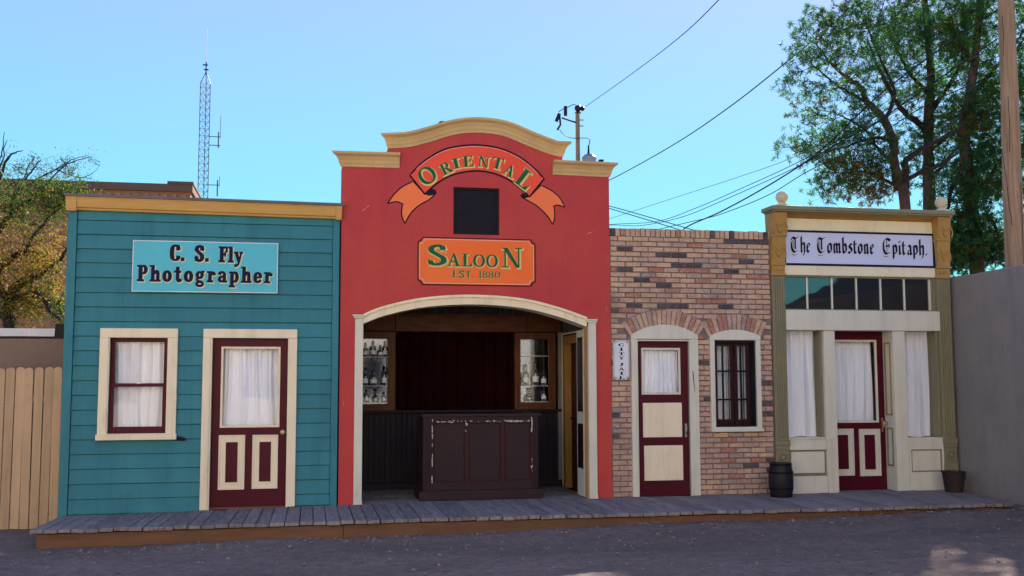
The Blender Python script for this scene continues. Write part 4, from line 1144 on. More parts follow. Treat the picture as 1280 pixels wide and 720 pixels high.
# ------------------------------------------------------------------ city jail (brick)
jl = empty('brick_jail', (4.82, 0, 0), 'weathered tan and pink brick building with arched door and barred window', 'building')
JD = (4.085, 4.762, .05, 1.975)
JW = (5.108, 5.650, .905, 1.978)
BX0, BX1 = 3.744, 5.895
mb = MB()
grid_wall(mb, BX0, BX1, -.02, 3.398, .012, .2, [(JD[0], JD[1], -.02, JD[3]), JW])
mb.build('wall', M['mortar'], jl)
backing('back_wall', BX0, BX1, .2, 4.0, -.3, 3.3, jl)
MB().box(BX0, BX1, .2, 4.1, 3.301, 3.37).build('roof', M['roof_grey'], jl)
rk = random.Random(21)
AD = (4.438, 1.395, .790, .980, 35.0)      # centre x, z, inner r, outer r, half angle
AWN = (5.380, 1.355, .772, .975, 27.5)
def in_arch(x, z):
    for cx, cz, r0, r1, h in (AD, AWN):
        d = math.hypot(x - cx, z - cz)
        if z > cz and abs(math.degrees(math.atan2(x - cx, z - cz))) < h + 1 and d < r1 - .012: return True
    return False
DARK = [(at(750 + u / 5.54, b0 + v / 5.54).x, at(750 + u / 5.54, b0 + v / 5.54).z) for u, v, b0 in
        [(860, 165, 270), (960, 165, 270), (1060, 172, 270), (1135, 175, 270), (150, 222, 270), (415, 268, 270), (520, 268, 270), (975, 320, 270), (545, 348, 270), (640, 348, 270),
         (145, 375, 270), (880, 392, 270), (255, 453, 270), (420, 497, 270), (235, 603, 270), (465, 607, 270), (565, 607, 270), (880, 620, 270), (110, 638, 270),
         (155, 120, 390), (155, 150, 390), (715, 345, 390), (720, 610, 390), (1155, 505, 390), (1160, 650, 390)]]
REDS = [(at(750 + u / 5.54, 270 + v / 5.54).x, at(750 + u / 5.54, 270 + v / 5.54).z) for u, v in [(1050, 433), (745, 575), (840, 575), (670, 385), (560, 385)]]
def brick_kind(s0, s1, z):
    for L_, k_ in ((DARK, 'dark'), (REDS, 'red')):
        if any(s0 <= a <= s1 and z <= b <= z + pitch for a, b in L_): return k_
    return pick_brick(z)
def pick_brick(z):
    t = z / 3.4
    r = rk.random()
    if r < (.0 if z > 2.0 else .05): return 'dark'
    if r < .085: return 'red'
    if r < .085 + .10 * (1.3 - t): return 'grey'
    return 'tan' if rk.random() < .18 + .72 * max(0, t - .25) else 'pink'
bricks = []
pitch, bl = .065, .2035
rowi = 0
z = .05
while z < 3.27:
    off = (rowi % 2) * bl / 2 + rk.uniform(-.01, .01)
    x = BX0 - off
    while x < BX1:
        a, b = max(x, BX0 + .003), min(x + bl, BX1 - .001)
        x += bl
        if b - a < .03: continue
        segs = [(a, b)]
        cuts = []
        if z < 2.05: cuts.append((3.992 + .02, 4.878 - .02))
        if z + pitch > .855 and z < 2.05: cuts.append((5.040 + .02, 5.728 - .02))
        for c0, c1 in cuts:
            out = []
            for s0, s1 in segs:
                if c1 <= s0 or c0 >= s1: out.append((s0, s1)); continue
                if c0 - s0 > .02: out.append((s0, c0))
                if s1 - c1 > .02: out.append((c1, s1))
            segs = out
        for s0, s1 in segs:
            if s1 - s0 < .025: continue
            m_ = (s0 + s1) / 2
            if in_arch(m_, z + pitch / 2) or (in_arch(s0, z + pitch / 2) and in_arch(s1, z + pitch / 2)): continue
            if math.hypot(m_ - AD[0], z - AD[1]) < AD[2] and abs(m_ - AD[0]) < .44 and z > 1.9: continue
            if math.hypot(m_ - AWN[0], z - AWN[1]) < AWN[2] and abs(m_ - AWN[0]) < .35 and z > 1.9: continue
            bricks.append((s0, s1, z))
    z += pitch
    rowi += 1
# the 300 largest are parts, the cut pieces and the rest one part
arch_bricks = []
def one_brick(mb, s0, s1, z, rnd):
    g_ = .0065
    y = -rnd.uniform(.0, .007)
    j = lambda: rnd.uniform(-.0022, .0022)
    x0, x1, z0, z1 = s0 + g_ + j(), s1 - g_ + j(), z + g_ + j(), z + pitch - g_ + j()
    c = .004
    mb.add([(x0 + c, y, z0 + c), (x1 - c, y + j(), z0 + c), (x1 - c, y + j(), z1 - c), (x0 + c, y, z1 - c), (x0, y + .006, z0), (x1, y + .006, z0), (x1, y + .006, z1), (x0, y + .006, z1), (x0, .0125, z0), (x1, .0125, z0), (x1, .0125, z1), (x0, .0125, z1)],
           [(0, 1, 2, 3), (4, 5, 1, 0), (5, 6, 2, 1), (6, 7, 3, 2), (7, 4, 0, 3), (8, 9, 5, 4), (9, 10, 6, 5), (10, 11, 7, 6), (11, 8, 4, 7)])
ordr = sorted(bricks, key=lambda b: -(b[1] - b[0]))
parts, rest = ordr[:300], ordr[300:]
for s0, s1, z in parts:
    mb = MB(); one_brick(mb, s0, s1, z, rk)
    mb.build('brick', BR[brick_kind(s0, s1, z)], jl, origin=((s0 + s1) / 2, 0, z))
names = list(BR)
mb = MB()
for s0, s1, z in rest:
    mb.mat(names.index(brick_kind(s0, s1, z))); one_brick(mb, s0, s1, z, rk)
tag(mb.build('wall_bricks', [BR[n] for n in names], jl), 'remaining short and cut bricks of the jail front', kind='stuff')
# soldier course, as its own pieces
x = BX0 + .003
while x < BX1 - .02:
    x1 = min(x + .0665, BX1)
    mb = MB(); c = .0055; y = -rk.uniform(.004, .014)
    mb.box(x + c, x1 - c, y, .19, 3.300, 3.398 + rk.uniform(-.006, .008))
    mb.build('soldier_brick', BR['dark' if rk.random() < .13 else ('red' if rk.random() < .05 else ('tan' if rk.random() < .8 else 'pink'))], jl, bevel=.004, origin=(x, 0, 3.3))
    x = x1
for (cx, cz, r0, r1, h), n in ((AD, 17), (AWN, 13)):
    for i in range(n):
        a0 = math.radians(-h + 2 * h * i / n + .32); a1 = math.radians(-h + 2 * h * (i + 1) / n - .32)
        y = -.012 - rk.uniform(0, .007)
        P_ = [(cx + r * math.sin(a), cz + r * math.cos(a)) for r, a in ((r0, a0), (r1 - .006, a0), (r1 - .006, a1), (r0, a1))]
        MB().prism(P_, y, .0125).build('arch_brick', BR[rk.choice(['pink', 'pink', 'red', 'grey', 'pink', 'tan'])], jl, bevel=.003, origin=(P_[0][0], 0, P_[0][1]))
# mortar bed behind the arches
mb = MB()
for cx, cz, r0, r1, h in (AD, AWN):
    i_ = [(cx + r0 * math.sin(math.radians(a)), cz + r0 * math.cos(math.radians(a))) for a in [(-h + 2 * h * i / 20) for i in range(21)]]
    o_ = [(cx + (r1 + .004) * math.sin(math.radians(a)), cz + (r1 + .004) * math.cos(math.radians(a))) for a in [(-h + 2 * h * i / 20) for i in range(21)]]
    mb.ring(i_, o_, -.004 if cx < 5 else -.0045, .011, closed=False)
mb.build('arch_mortar', M['mortar'], jl)

arc_d = [(AD[0] + .79 * math.sin(math.radians(a)), AD[1] + .79 * math.cos(math.radians(a))) for a in [-33.8 + 67.6 * i / 16 for i in range(17)]]
dr = door_shell(jl, (3.998, 4.880, 2.002), JD, .05, casing_mat='cream_pale', arch=arc_d)
glazed_leaf(dr, JD, (4.172, 4.642, 1.330, 1.872), .05, molding='cream_pale')
for (a, b, c, d) in ((4.163, 4.675, .777, 1.205), (4.172, 4.680, .242, .675)):
    MB().box(a, b, .040, .052, c, d).build('panel', M['cream'], dr, bevel=.003)
hd = MB(); hd.box(4.712, 4.738, .038, .0495, .775, .945); hd.tube([(4.725, .038, .92), (4.725, -.0, .91), (4.722, -.005, .86), (4.725, .038, .80)], .008)
hd.build('handle', M['steel'], dr, bevel=.002)
MB().prism([(4.796, 1.60), (4.806, 1.60), (4.812, 1.52), (4.822, 1.40), (4.828, 1.33), (4.820, 1.36), (4.806, 1.47)], -.0372, -.034).build('casing_crack', M['ink'], dr)
curtain(4.150, 4.665, 1.315, 1.885, .1, 'finely pleated white curtain in the upper half of the jail door', .009, 10, 4)

jw = empty('window', (5.38, 0, .86)); jw.parent = jl; jw.location -= wloc(jl)
arc_w = [(AWN[0] + .772 * math.sin(math.radians(a)), AWN[1] + .772 * math.cos(math.radians(a))) for a in [-26.3 + 52.6 * i / 14 for i in range(15)]]
mb = MB(); mb.box(5.040, JW[0] - .008, -.035, .03, .865, 1.994); mb.box(JW[1] + .008, 5.722, -.035, .03, .865, 1.994)
mb.prism([(5.036, 1.995)] + arc_w + [(5.724, 1.995)], -.037, .03); mb.box(JW[0] - .008, JW[1] + .008, -.035, .03, .865, JW[2] - .008)
mb.build('casing', M['cream_pale'], jw, bevel=.004)
MB().box(5.03, 5.735, -.058, -.0, .838, .866).build('sill', M['cream_pale'], jw, bevel=.004)
MB().frame(JW[0] - .008, JW[1] + .008, JW[2] - .008, JW[3] + .008, .02, -.0, .16).build('jamb', M['black'], jw)
mx_ = (JW[0] + JW[1]) / 2 + .01
for (a, b) in ((JW[0] + .014, mx_ - .006), (mx_ + .006, JW[1] - .05)):
    s = MB(); s.frame(a, b, JW[2] + .014, JW[3] - .012, .042, .05, .085, tb=.07); s.build('sash', M['dark_maroon'], jw, bevel=.003)
    s = MB()
    cm = (a + b) / 2 - .012
    s.box(cm - .011, cm + .011, .055, .075, JW[2] + .08, JW[3] - .05)
    for zz in (1.24, 1.60): s.box(a + .04, b - .04, .0545, .0745, zz - .011, zz + .011)
    s.build('glazing_bar', M['black'], jw)
    for (zz0, zz1) in ((JW[2] + .086, 1.228), (1.252, 1.588), (1.612, JW[3] - .056)):
        for (p0, p1) in ((a + .044, cm - .012), (cm + .012, b - .044)):
            if p1 - p0 > .01: MB().box(p0, p1, .064, .067, zz0, zz1).build('pane', M['glass'], jw)
s = MB()
for xx in (5.30, 5.50): s.tube([(xx, .02, JW[2] - .0), (xx, .02, JW[3])], .007)
s.build('bar', M['black'], jw)
curtain(5.105, 5.65, .93, 1.96, .15, 'white curtain behind the narrow six-pane jail window', .016, 7, 6)

# CITY JAIL plate
cj = empty('jail_sign', (3.87, -.02, 1.49), 'narrow upright white plate reading City Jail with notched corners, left of the jail door', 'sign')
def cham(x0, x1, z0, z1, c):
    return [(x0 + c, z0), (x1 - c, z0), (x1 - c * .7, z0 + c * .5), (x1, z0 + c), (x1, z1 - c), (x1 - c * .7, z1 - c * .5), (x1 - c, z1), (x0 + c, z1), (x0 + c * .7, z1 - c * .5), (x0, z1 - c), (x0, z0 + c), (x0 + c * .7, z0 + c * .5)]
MB().prism(cham(3.762, 3.976, 1.492, 1.986, .045), -.03, -.016).build('board', M['white_line'], cj, bevel=.003)
outline(cham(3.772, 3.966, 1.502, 1.976, .045), .005, -.0315, 'ink', 'outline', cj)
k = Ink()
for i, ch in enumerate('CITY JAIL'):
    if ch == ' ': continue
    z = 1.985 - .058 - [0, 1, 2, 3, 4, 4.45, 5.45, 6.45, 7.45][i] * .0545
    wd = ROMAN[ch][0]; w_ = .075 if ch not in 'IJ' else (.05 if ch == 'I' else .062)
    k.glyph(ROMAN, ch, lambda u, v: (3.869 - w_ / 2 + u * w_ / wd, z + v * .036 - .018), .012)
k.build('lettering', M['ink'], cj, -.0320)

# ------------------------------------------------------------------ newspaper office
ep = empty('newspaper_office', (7.18, 0, 0), 'cream shop front with fluted olive pilasters and white ball finials, rightmost building', 'building')
mb = MB()
grid_wall(mb, 6.03, 8.40, -.02, 3.62, .26, .34, [(6.09, 8.25, -.02, 2.84)])
mb.box(5.898, 5.99, .34, 4, -.3, 3.2); mb.box(8.37, 8.462, .34, 4, -.3, 3.2); mb.box(5.99, 8.37, 3.9, 4, -.3, 3.2)
mb.build('wall', M['cream_pale'], ep)
MB().box(5.99, 8.37, .34, 3.9, 3.12, 3.19).build('roof', M['roof_grey'], ep)
MB().box(6.0, 8.36, .9, .95, 0, 3.4).build('inner_wall', M['interior'], ep)
MB().box(6.0, 8.36, .34, .9, -.1, .03).build('inner_floor', M['interior'], ep)
MB().box(6.08, 8.26, .0, .25, 2.846, 2.972).build('frieze', M['cream'], ep, bevel=.004)
MB().box(6.08, 8.26, .0, .25, 3.435, 3.59).build('frieze', M['cream'], ep, bevel=.004)
MB().box(6.08, 8.26, .03, .25, 2.973, 3.434).build('sign_backing', M['cream'], ep)
mb = MB(); mb.prism_yz([(.2, 3.591), (-.0, 3.591), (-.06, 3.62), (-.20, 3.645), (-.20, 3.66), (.2, 3.66)], 6.065, 8.275); mb.build('cornice_soffit', M['bronze'], ep, bevel=.003)
mb = MB(); mb.box(5.835, 8.425, -.25, .10, 3.661, 3.712); mb.box(5.855, 8.405, -.232, .08, 3.640, 3.6605); mb.build('cornice', M['olive'], ep, bevel=.005)
def pilaster(x0, x1, zsh, kind):
    p_ = empty('pilaster', ((x0 + x1) / 2, -.03, .04)); p_.parent = ep; p_.location -= wloc(ep)
    W_ = x1 - x0
    mb = MB()
    mb.box(x0, x1, -.03, .26, .72, 2.83)
    n_ = 5
    for i in range(n_):
        cx = x0 + .028 + (W_ - .056) * i / (n_ - 1)
        mb.add([(cx + .012 * math.cos(q), -.03 - .014 * math.sin(q), zz) for zz in (.76, 2.80) for q in [math.pi * k_ / 5 for k_ in range(6)]], [(k_, k_ + 1, k_ + 7, k_ + 6) for k_ in range(5)])
    mb.build('shaft', M['olive'], p_, bevel=.003)
    mb = MB(); mb.box(x0 - .012, x1 + .012, -.052, .25, .655, .719); mb.box(x0 - .006, x1 + .006, -.044, .25, .60, .6545); mb.box(x0, x1, -.036, .25, .40, .599); mb.box(x0 - .008, x1 + .008, -.046, .25, .04, .3995)
    mb.build('base', M['olive'], p_, bevel=.004)
    cx = (x0 + x1) / 2
    ro = [(cx + .066 * math.cos(q), .50 + .066 * math.sin(q)) for q in [6.2832 * i / 24 for i in range(24)]]
    ri = [(cx + .048 * math.cos(q), .50 + .048 * math.sin(q)) for q in [6.2832 * i / 24 for i in range(24)]]
    mb = MB(); mb.ring(ri, ro, -.054, -.0355); mb.lathe((cx, -.0355, .50), [(.034, 0), (.033, .012), (.02, .022), (.003, .025)], 20, 'y')
    mb.build('roundel', M['olive'], p_, bevel=.003)
    mb = MB(); mb.box(x0 - .012, x1 + .012, -.055, .25, 2.831, 2.86); mb.box(x0 - .0, x1 + .0, -.04, .25, 2.8605, 2.965); mb.box(x0 - .012, x1 + .012, -.06, .25, 2.9655, 2.99)
    for q in range(3): mb.sphere((x0 + .04 + q * (W_ - .08) / 2, -.04, 2.91), .017, 6)
    mb.build('capital', M['bronze'], p_, bevel=.003)
    def fy(z): t = min(max((z - 2.99) / .65, 0), 1); return -.05 - .12 * t ** 1.3
    br = MB()
    zz = [2.9905 + .6485 * i / 10 for i in range(11)]
    prof = [(.09, 2.9905)] + [(fy(z), z) for z in zz] + [(.09, 3.639)]
    br.prism_yz([(y, z) for y, z in prof][::-1], x0, x1)
    tp = (x0 - .02, x1 - .01) if x0 < 7 else (x0 - .035, x1 - .045)
    br.v = [((x0 if abs(x - x0) < 1e-6 else x1) + ((tp[0] - x0) if abs(x - x0) < 1e-6 else (tp[1] - x1)) * min(max((z - 2.99) / .65, 0), 1), y, z) for x, y, z in br.v]
    br.build('bracket', M['bronze'], p_)
    s_ = MB()
    for zz0 in (3.33,): s_.box(x0 - .012 - (.018 if x0 > 7 else 0), x1 + .004 - (.022 if x0 > 7 else 0), fy(zz0) - .012, .2, zz0, zz0 + .02)
    for sgn in (-1, 1):
        for (zc, a) in ((3.47, .05), (3.16, .045)):
            pts = []
            for i in range(15):
                q = i / 14 * 4.2
                r = .012 + .012 * q
                z = zc + r * math.sin(q) * 1.5 - .02
                pts.append((cx + sgn * (.012 + r * (1 - math.cos(q)) * .8), fy(z) - .004, z))
            s_.tube(pts, .0085, 5)
            s_.tube([(cx + sgn * .01, fy(zc - .09) - .004, zc - .09), (cx + sgn * .045, fy(zc - .03) - .004, zc - .03), (cx + sgn * .06, fy(zc + .06) - .004, zc + .06)], .007, 5)
    s_.build('carving', M['bronze'], p_, smooth=True)
    return p_
pilaster(5.900, 6.082, 0, 0)
pilaster(8.262, 8.455, 0, 0)
for (x, yy) in ((6.035, -.10), (8.32, -.10)):
    fb = empty('ball_finial', (x, yy, 3.713)); fb.parent = ep; fb.location -= wloc(ep)
    MB().lathe((x, yy, 3.713), [(.095, 0), (.10, .018), (.09, .03), (.05, .036), (.045, .055), (.05, .06)], 20).build('foot', M['ball'], fb, bevel=.003)
    MB().sphere((x, yy, 3.713 + .055 + .076), .079, 12).build('ball', M['ball'], fb, smooth=True)

es = empty('newspaper_sign', (7.17, .0, 2.98), 'long white board reading The Tombstone Epitaph. in blackletter with dark border', 'sign')
MB().box(6.100, 8.245, -.004, .029, 2.990, 3.422).build('board', M['lavender_board'], es)
MB().frame(6.088, 8.257, 2.976, 3.434, .026, -.016, .0295, tb=.024, tt=.026).build('border', M['navy_ink'], es, bevel=.003)
for e_k, nm, mt, yy in ((.028, 'letter_shadow', 'white_line', -.0045), (0, 'lettering', 'navy_ink', -.0085)):
    for txt, x, wd in (('The', 6.190, .285), ('Tombstone', 6.560, .825), ('Epitaph.', 7.490, .665)):
        k = Ink()
        k.line(BLACK, txt, x, 3.145, .208, wd, e_k)
        k.build(nm, M[mt], es, yy)

# transom with six panes
tw = empty('transom_window', (7.15, .1, 2.40)); tw.parent = ep; tw.location -= wloc(ep)
mb = MB(); mb.frame(6.083, 8.260, 2.389, 2.845, .02, .03, .12, tb=.018, tt=.022); mb.build('frame', M['olive'], tw)
xs_ = [6.10, 6.430, 6.782, 7.132, 7.481, 7.826, 8.190]
for x in xs_[1:-1] + [8.200]: MB().box(x - .011, x + .011, .05, .085, 2.407, 2.823).build('mullion', M['cream_pale'], tw)
MB().box(8.2115, 8.261, .05, .085, 2.407, 2.823).build('end_stile', M['olive'], tw)
for a, b in zip(xs_, xs_[1:]):
    MB().box(a + .011, b - .011, .065, .07, 2.408, 2.822).build('pane', M['dark_glass'], tw)
MB().box(6.084, 8.265, .13, .15, 2.39, 2.845).build('backboard', M['ink'], tw)
MB().box(6.078, 8.268, -.055, .25, 2.128, 2.388).build('lintel', M['cream_pale'], ep, bevel=.005)

# left display window, posts
lw = empty('display_window', (6.33, .1, .75)); lw.parent = ep; lw.location -= wloc(ep)
MB().box(6.084, 6.60, .1, .104, .75, 2.127).build('pane', M['glass'], lw)
MB().box(6.568, 6.599, .02, .2, .75, 2.127).build('side_jamb', M['olive'], lw)
MB().box(6.084, 6.60, -.05, .25, .735, .752).build('sill', M['cream_pale'], lw, bevel=.003)
rw = empty('display_window', (8.0, .1, .73)); rw.parent = ep; rw.location -= wloc(ep)
MB().box(7.76, 8.26, .1, .104, .73, 2.127).build('pane', M['glass'], rw)
MB().box(8.215, 8.259, .0, .2, .73, 2.127).build('side_jamb', M['olive'], rw)
curtain(6.085, 6.60, .755, 2.127, .13, 'tall white curtain filling the display window beside the keg', .02, 4, 12)
curtain(7.765, 8.262, .735, 2.127, .13, 'tall white curtain in the rightmost display window, pulled in at one side', .022, 4, 15, side=-.0)
for (a, b) in ((6.60, 6.757), (7.583, 7.757)):
    MB().box(a, b, -.03, .24 if a > 7 else .2, .045, 2.127).build('post', M['cream_pale'], ep, bevel=.004)
tag(MB().box(6.602, 6.66, -.045, -.0305, .045, .72).box(6.594, 6.68, -.052, -.0305, .7205, .765).build('post_patch', M['cream_pale'], ep, bevel=.004), 'peeling lower face of the post beside the recessed door')
# bulkheads
bk = empty('bulkhead', (6.34, 0, .04)); bk.parent = ep; bk.location -= wloc(ep)
for (z0, z1, y0) in ((.595, .734, -.035), (.045, .262, -.035)): MB().box(6.084, 6.598, y0, .2, z0, z1).build('rail', M['cream_pale'], bk, bevel=.004)
MB().box(6.084, 6.598, .0, .2, .263, .594).build('field', M['olive'], bk)
MB().box(6.110, 6.570, -.022, -.0005, .300, .572).build('panel', M['cream_pale'], bk, bevel=.006)
bk = empty('bulkhead', (8.0, 0, .04)); bk.parent = ep; bk.location -= wloc(ep)
mb = MB(); grid_wall(mb, 7.758, 8.261, .045, .729, -.035, .2, [(7.79, 8.235, .285, .578)]); mb.build('rail', M['cream_pale'], bk, bevel=.004)
MB().frame(7.79, 8.235, .285, .578, .016, -.028, .0, ).build('panel_molding', M['olive'], bk)
MB().box(7.806, 8.219, -.022, .0, .301, .562).build('panel', M['cream_pale'], bk, bevel=.006)
# recessed door
RY = .225
dr = empty('door', (7.2, RY, .04)); dr.parent = ep; dr.location -= wloc(ep)
GE = (6.80, 7.465, .945, 1.995)
mb = MB(); grid_wall(mb, 6.70, 7.612, .045, 2.127, RY, RY + .04, [GE]); mb.build('leaf', M['maroon'], dr)
MB().frame(GE[0] - .022, GE[1] + .022, GE[2] - .022, GE[3] + .022, .026, RY - .014, RY + .008).build('glazing_bead', M['cream_pale'], dr, bevel=.003)
MB().box(GE[0], GE[1], RY + .018, RY + .022, GE[2], GE[3]).build('pane', M['glass'], dr)
leaf_panel(dr, 6.80, 7.116, .235, .846, RY, (6.88, 7.036, .32, .766), 'cream_pale')
leaf_panel(dr, 7.195, 7.498, .225, .840, RY, (7.268, 7.422, .31, .762), 'cream_pale')
hd = MB(); hd.box(7.525, 7.548, RY - .012, RY - .0005, .80, .98); hd.tube([(7.537, RY - .012, .95), (7.537, RY - .05, .94), (7.537, RY - .05, .87), (7.537, RY - .012, .84)], .007); hd.lathe((7.56, RY, .91), [(.02, 0), (.02, .05), (.03, .06), (.02, .07)], 10, 'y')
hd.build('handle', M['brass'], dr)
MB().box(6.76, 7.58, -.0, .24, .02, .0435).build('threshold', M['plank'], dr)
curtain(6.80, 7.47, .94, 2.0, RY + .05, 'white curtain behind the tall pane of the recessed newspaper office door', .016, 5, 17)
# reveal panel right of the door (X = 7.583 face)
rv = empty('reveal_panel', (7.58, .1, .04)); rv.parent = ep; rv.location -= wloc(ep)
for (z0, z1) in ((.36, .86), (1.02, 1.98)):
    mb = MB()
    for (y0, y1, c0, c1) in ((.03, .05, z0, z1), (.155, .175, z0, z1), (.0505, .1545, z0, z0 + .02), (.0505, .1545, z1 - .02, z1)): mb.box(7.570, 7.5825, y0, y1, c0, c1)
    mb.build('molding', M['bronze' if z0 > 1 else 'olive'], rv)
    MB().box(7.576, 7.5824, .06, .145, z0 + .03, z1 - .03).build('panel', M['cream_pale'], rv)

# ------------------------------------------------------------------ keg and bucket
kg = empty('keg', (5.80, -.36, .045), 'small dark wooden keg with iron hoops standing by the brick corner', 'keg')
def kr(t): return .125 + .026 * math.sin(math.pi * t)
n = 16
KH = .42
for i in range(n):
    a0, a1 = 6.2832 * i / n + .012, 6.2832 * (i + 1) / n - .012
    vs = []
    for j in range(9):
        t = j / 8
        r = kr(t)
        vs += [(5.80 + r * math.cos(a0), -.36 + r * math.sin(a0), .045 + KH * t), (5.80 + (r + .003) * math.cos((a0 + a1) / 2), -.36 + (r + .003) * math.sin((a0 + a1) / 2), .045 + KH * t), (5.80 + r * math.cos(a1), -.36 + r * math.sin(a1), .045 + KH * t)]
    MB().add(vs, [f for j in range(8) for f in ((j * 3, j * 3 + 1, j * 3 + 4, j * 3 + 3), (j * 3 + 1, j * 3 + 2, j * 3 + 5, j * 3 + 4))]).build('stave', M['barrel'], kg, smooth=True)
MB().lathe((5.80, -.36, .045), [(kr(0) - .006, .005), (kr(0) - .006, .02), (kr(.5) - .01, .2), (kr(1) - .008, KH - .025), (.002, KH - .024)], 24).build('head', M['barrel'], kg)
for t in (.03, .24, .70, .93):
    r = kr(t) + .004
    MB().lathe((5.80, -.36, .045 + KH * t), [(kr(t), -.0), (r + .002, 0), (r + .003, .024), (kr(t + .05), .024)], 28).build('hoop', M['hoop'], kg, smooth=False)
bc = (8.19, -.33, .045)
bu = empty('bucket', bc, 'dark rusty metal bucket of soil by the grey wall at the end of the boardwalk', 'bucket')
MB().lathe(bc, [(.105, 0), (.110, .01), (.14, .25), (.152, .255), (.154, .27), (.142, .272), (.136, .25), (.105, .02)], 28).build('pail', M['pot'], bu, smooth=False)
MB().lathe(bc, [(.13, .20), (.133, .232), (.05, .245), (.002, .24)], 16).build('soil', M['soil'], bu)
mb = MB(); mb.tube([(bc[0] + .15 * math.cos(q), bc[1] - .02 - .09 * math.sin(q), bc[2] + .255 - .12 * math.sin(q)) for q in [math.pi * i / 12 for i in range(13)]], .004, 5)
mb.build('handle', M['hoop'], bu)

# ------------------------------------------------------------------ walls and fence
gw = MB()
vs = []
ny = 100
for i in range(ny + 1):
    y = -12 + 15 * i / ny
    t_ = 2.86 + .012 * noise.noise(Vector((y * 1.3, 0, 0))) + .006 * noise.noise(Vector((y * 5, 3, 0)))
    o_ = .008 * noise.noise(Vector((y * 2, 7, 0)))
    vs += [(8.50 + o_, y, -.4), (8.50 + o_, y, t_ - .02), (8.515 + o_, y, t_), (8.70, y, t_), (8.72, y, t_ - .02), (8.72, y, -.4)]
gw.add(vs, [(i * 6 + k, i * 6 + k + 1, i * 6 + k + 7, i * 6 + k + 6) for i in range(ny) for k in range(5)] + [(0, 1, 2, 3, 4, 5), tuple(ny * 6 + k for k in (5, 4, 3, 2, 1, 0))])
gwe = empty('boundary_wall', (8.6, -4, 0), 'tall plain grey stuccoed wall running towards the street at the right edge', 'wall')
gw.build('wall', M['grey_stucco'], gwe)
fe = empty('picket_fence', (-4.0, .36, -.17), 'tan painted fence of round-topped pickets left of the teal shop', 'fence')
x = -2.735
i = 0
rq = random.Random(4)
proto = []
for s in range(3):
    P_ = [(-.048, 0), (.048, 0), (.048, 1.795)] + [(.048 * math.cos(math.radians(a)), 1.795 + .042 * math.sin(math.radians(a))) for a in range(20, 180, 20)] + [(-.048, 1.795)]
    mb = MB().prism(P_, -.011, .011)
    me = bpy.data.meshes.new('picket'); me.from_pydata(mb.v, [], mb.f); me.materials.append(M['picket']); proto.append(me)
while x > -5.6:
    o = bpy.data.objects.new('picket', proto[i % 3]); COL.objects.link(o); o.parent = fe
    o.location = Vector((x - .05, .35 + rq.uniform(-.004, .004), -.17 + rq.uniform(-.008, .006) - .02 * (abs(x) - 2.7) / .7)) - fe.location
    o.rotation_euler = (0, rq.uniform(-.006, .006), rq.uniform(-.02, .02))
    b_ = o.modifiers.new('bevel', 'BEVEL'); b_.width = .004; b_.segments = 2; b_.limit_method = 'ANGLE'
    x -= .1035; i += 1
for z in (.15, 1.25): MB().box(-5.7, -2.70, .365, .41, z, z + .08).build('rail', M['picket'], fe)
rwl = empty('rear_wall', (-4, 1.6, 0), 'taupe stuccoed wall behind the picket fence, carrying a white metal beam', 'wall')
MB().box(-6.5, -2.69, 1.5, 1.7, -.3, 2.03).build('wall', M['taupe_stucco'], rwl)
wb = empty('metal_beam', (-4.5, 1.6, 2.03), 'long white metal beam with black end lying on the taupe wall', 'beam')
MB().box(-6.4, -3.10, 1.53, 1.66, 2.060, 2.16).build('beam', M['white_metal'], wb, bevel=.005)
MB().box(-3.095, -2.93, 1.52, 1.67, 2.032, 2.22).box(-6.4, -3.10, 1.55, 1.64, 2.032, 2.0595).build('end_block', M['black'], wb)

# ------------------------------------------------------------------ far left brick building
fb = empty('brown_building', (-10, 14, 0), 'large brown brick building with dark coping far behind the teal shop', 'building')
MB().box(-24, -2.60, 12.0, 26, -.3, 5.80).build('wall', M['far_brick'], fb)
MB().box(-24, -2.55, 11.92, 26, 5.801, 5.97).build('coping', M['far_dark'], fb)
MB().box(-3.1, -2.53, 11.90, 26, 5.971, 6.03).build('coping_block', M['far_dark'], fb)
for j in range(2):
    mb = MB()
    xx = -24.0
    while xx < -2.7:
        mb.box(xx, xx + .10, 11.94 - .02 * j, 11.999, 5.60 - j * .22, 5.74 - j * .22); xx += .2
    mb.build('brick_dentils', M['far_brick'], fb)

# ------------------------------------------------------------------ antenna tower
tb = at(247, 245, 30); tb2 = at(260, 245, 30)
bx = (tb.x + tb2.x) / 2
at_ = empty('antenna_tower', (bx, 30, 0), 'slender lattice radio mast with whip aerials behind the teal shop', 'tower')
H = 13.4
legs = [(bx - .19, 30.0), (bx + .19, 30.0), (bx + .0, 30.33)]
mb = MB()
for lx, ly in legs: mb.tube([(lx, ly, 0), (lx, ly, H), (bx, 30.1, H + .5)], .018, 5)
mb.build('mast_leg', M['lattice'], at_)
mb = MB()
z = 4.0; s = 0
while z < H:
    for q in range(3):
        a, b = legs[q], legs[(q + 1) % 3]
        mb.tube([(a[0], a[1], z), (b[0], b[1], z + .28 if s % 2 else z + .28)], .008, 4)
        mb.tube([(a[0], a[1], z), (b[0], b[1], z)], .008, 4)
    z += .28; s += 1
mb.build('lattice_bracing', M['lattice'], at_)
mb = MB(); mb.tube([(bx, 30.1, H + .45), (bx, 30.1, 15.7)], .012, 5); mb.build('whip_aerial', M['white_metal'], at_)
mb = MB(); mb.box(bx - .13, bx + .07, 30.07, 30.13, H + .76, H + .80); mb.box(bx - .08, bx + .10, 30.07, 30.13, H + .57, H + .61); mb.box(bx - .02, bx + .02, 30.08, 30.12, H + .4, H + .9)
mb.build('top_clamp', M['black'], at_)
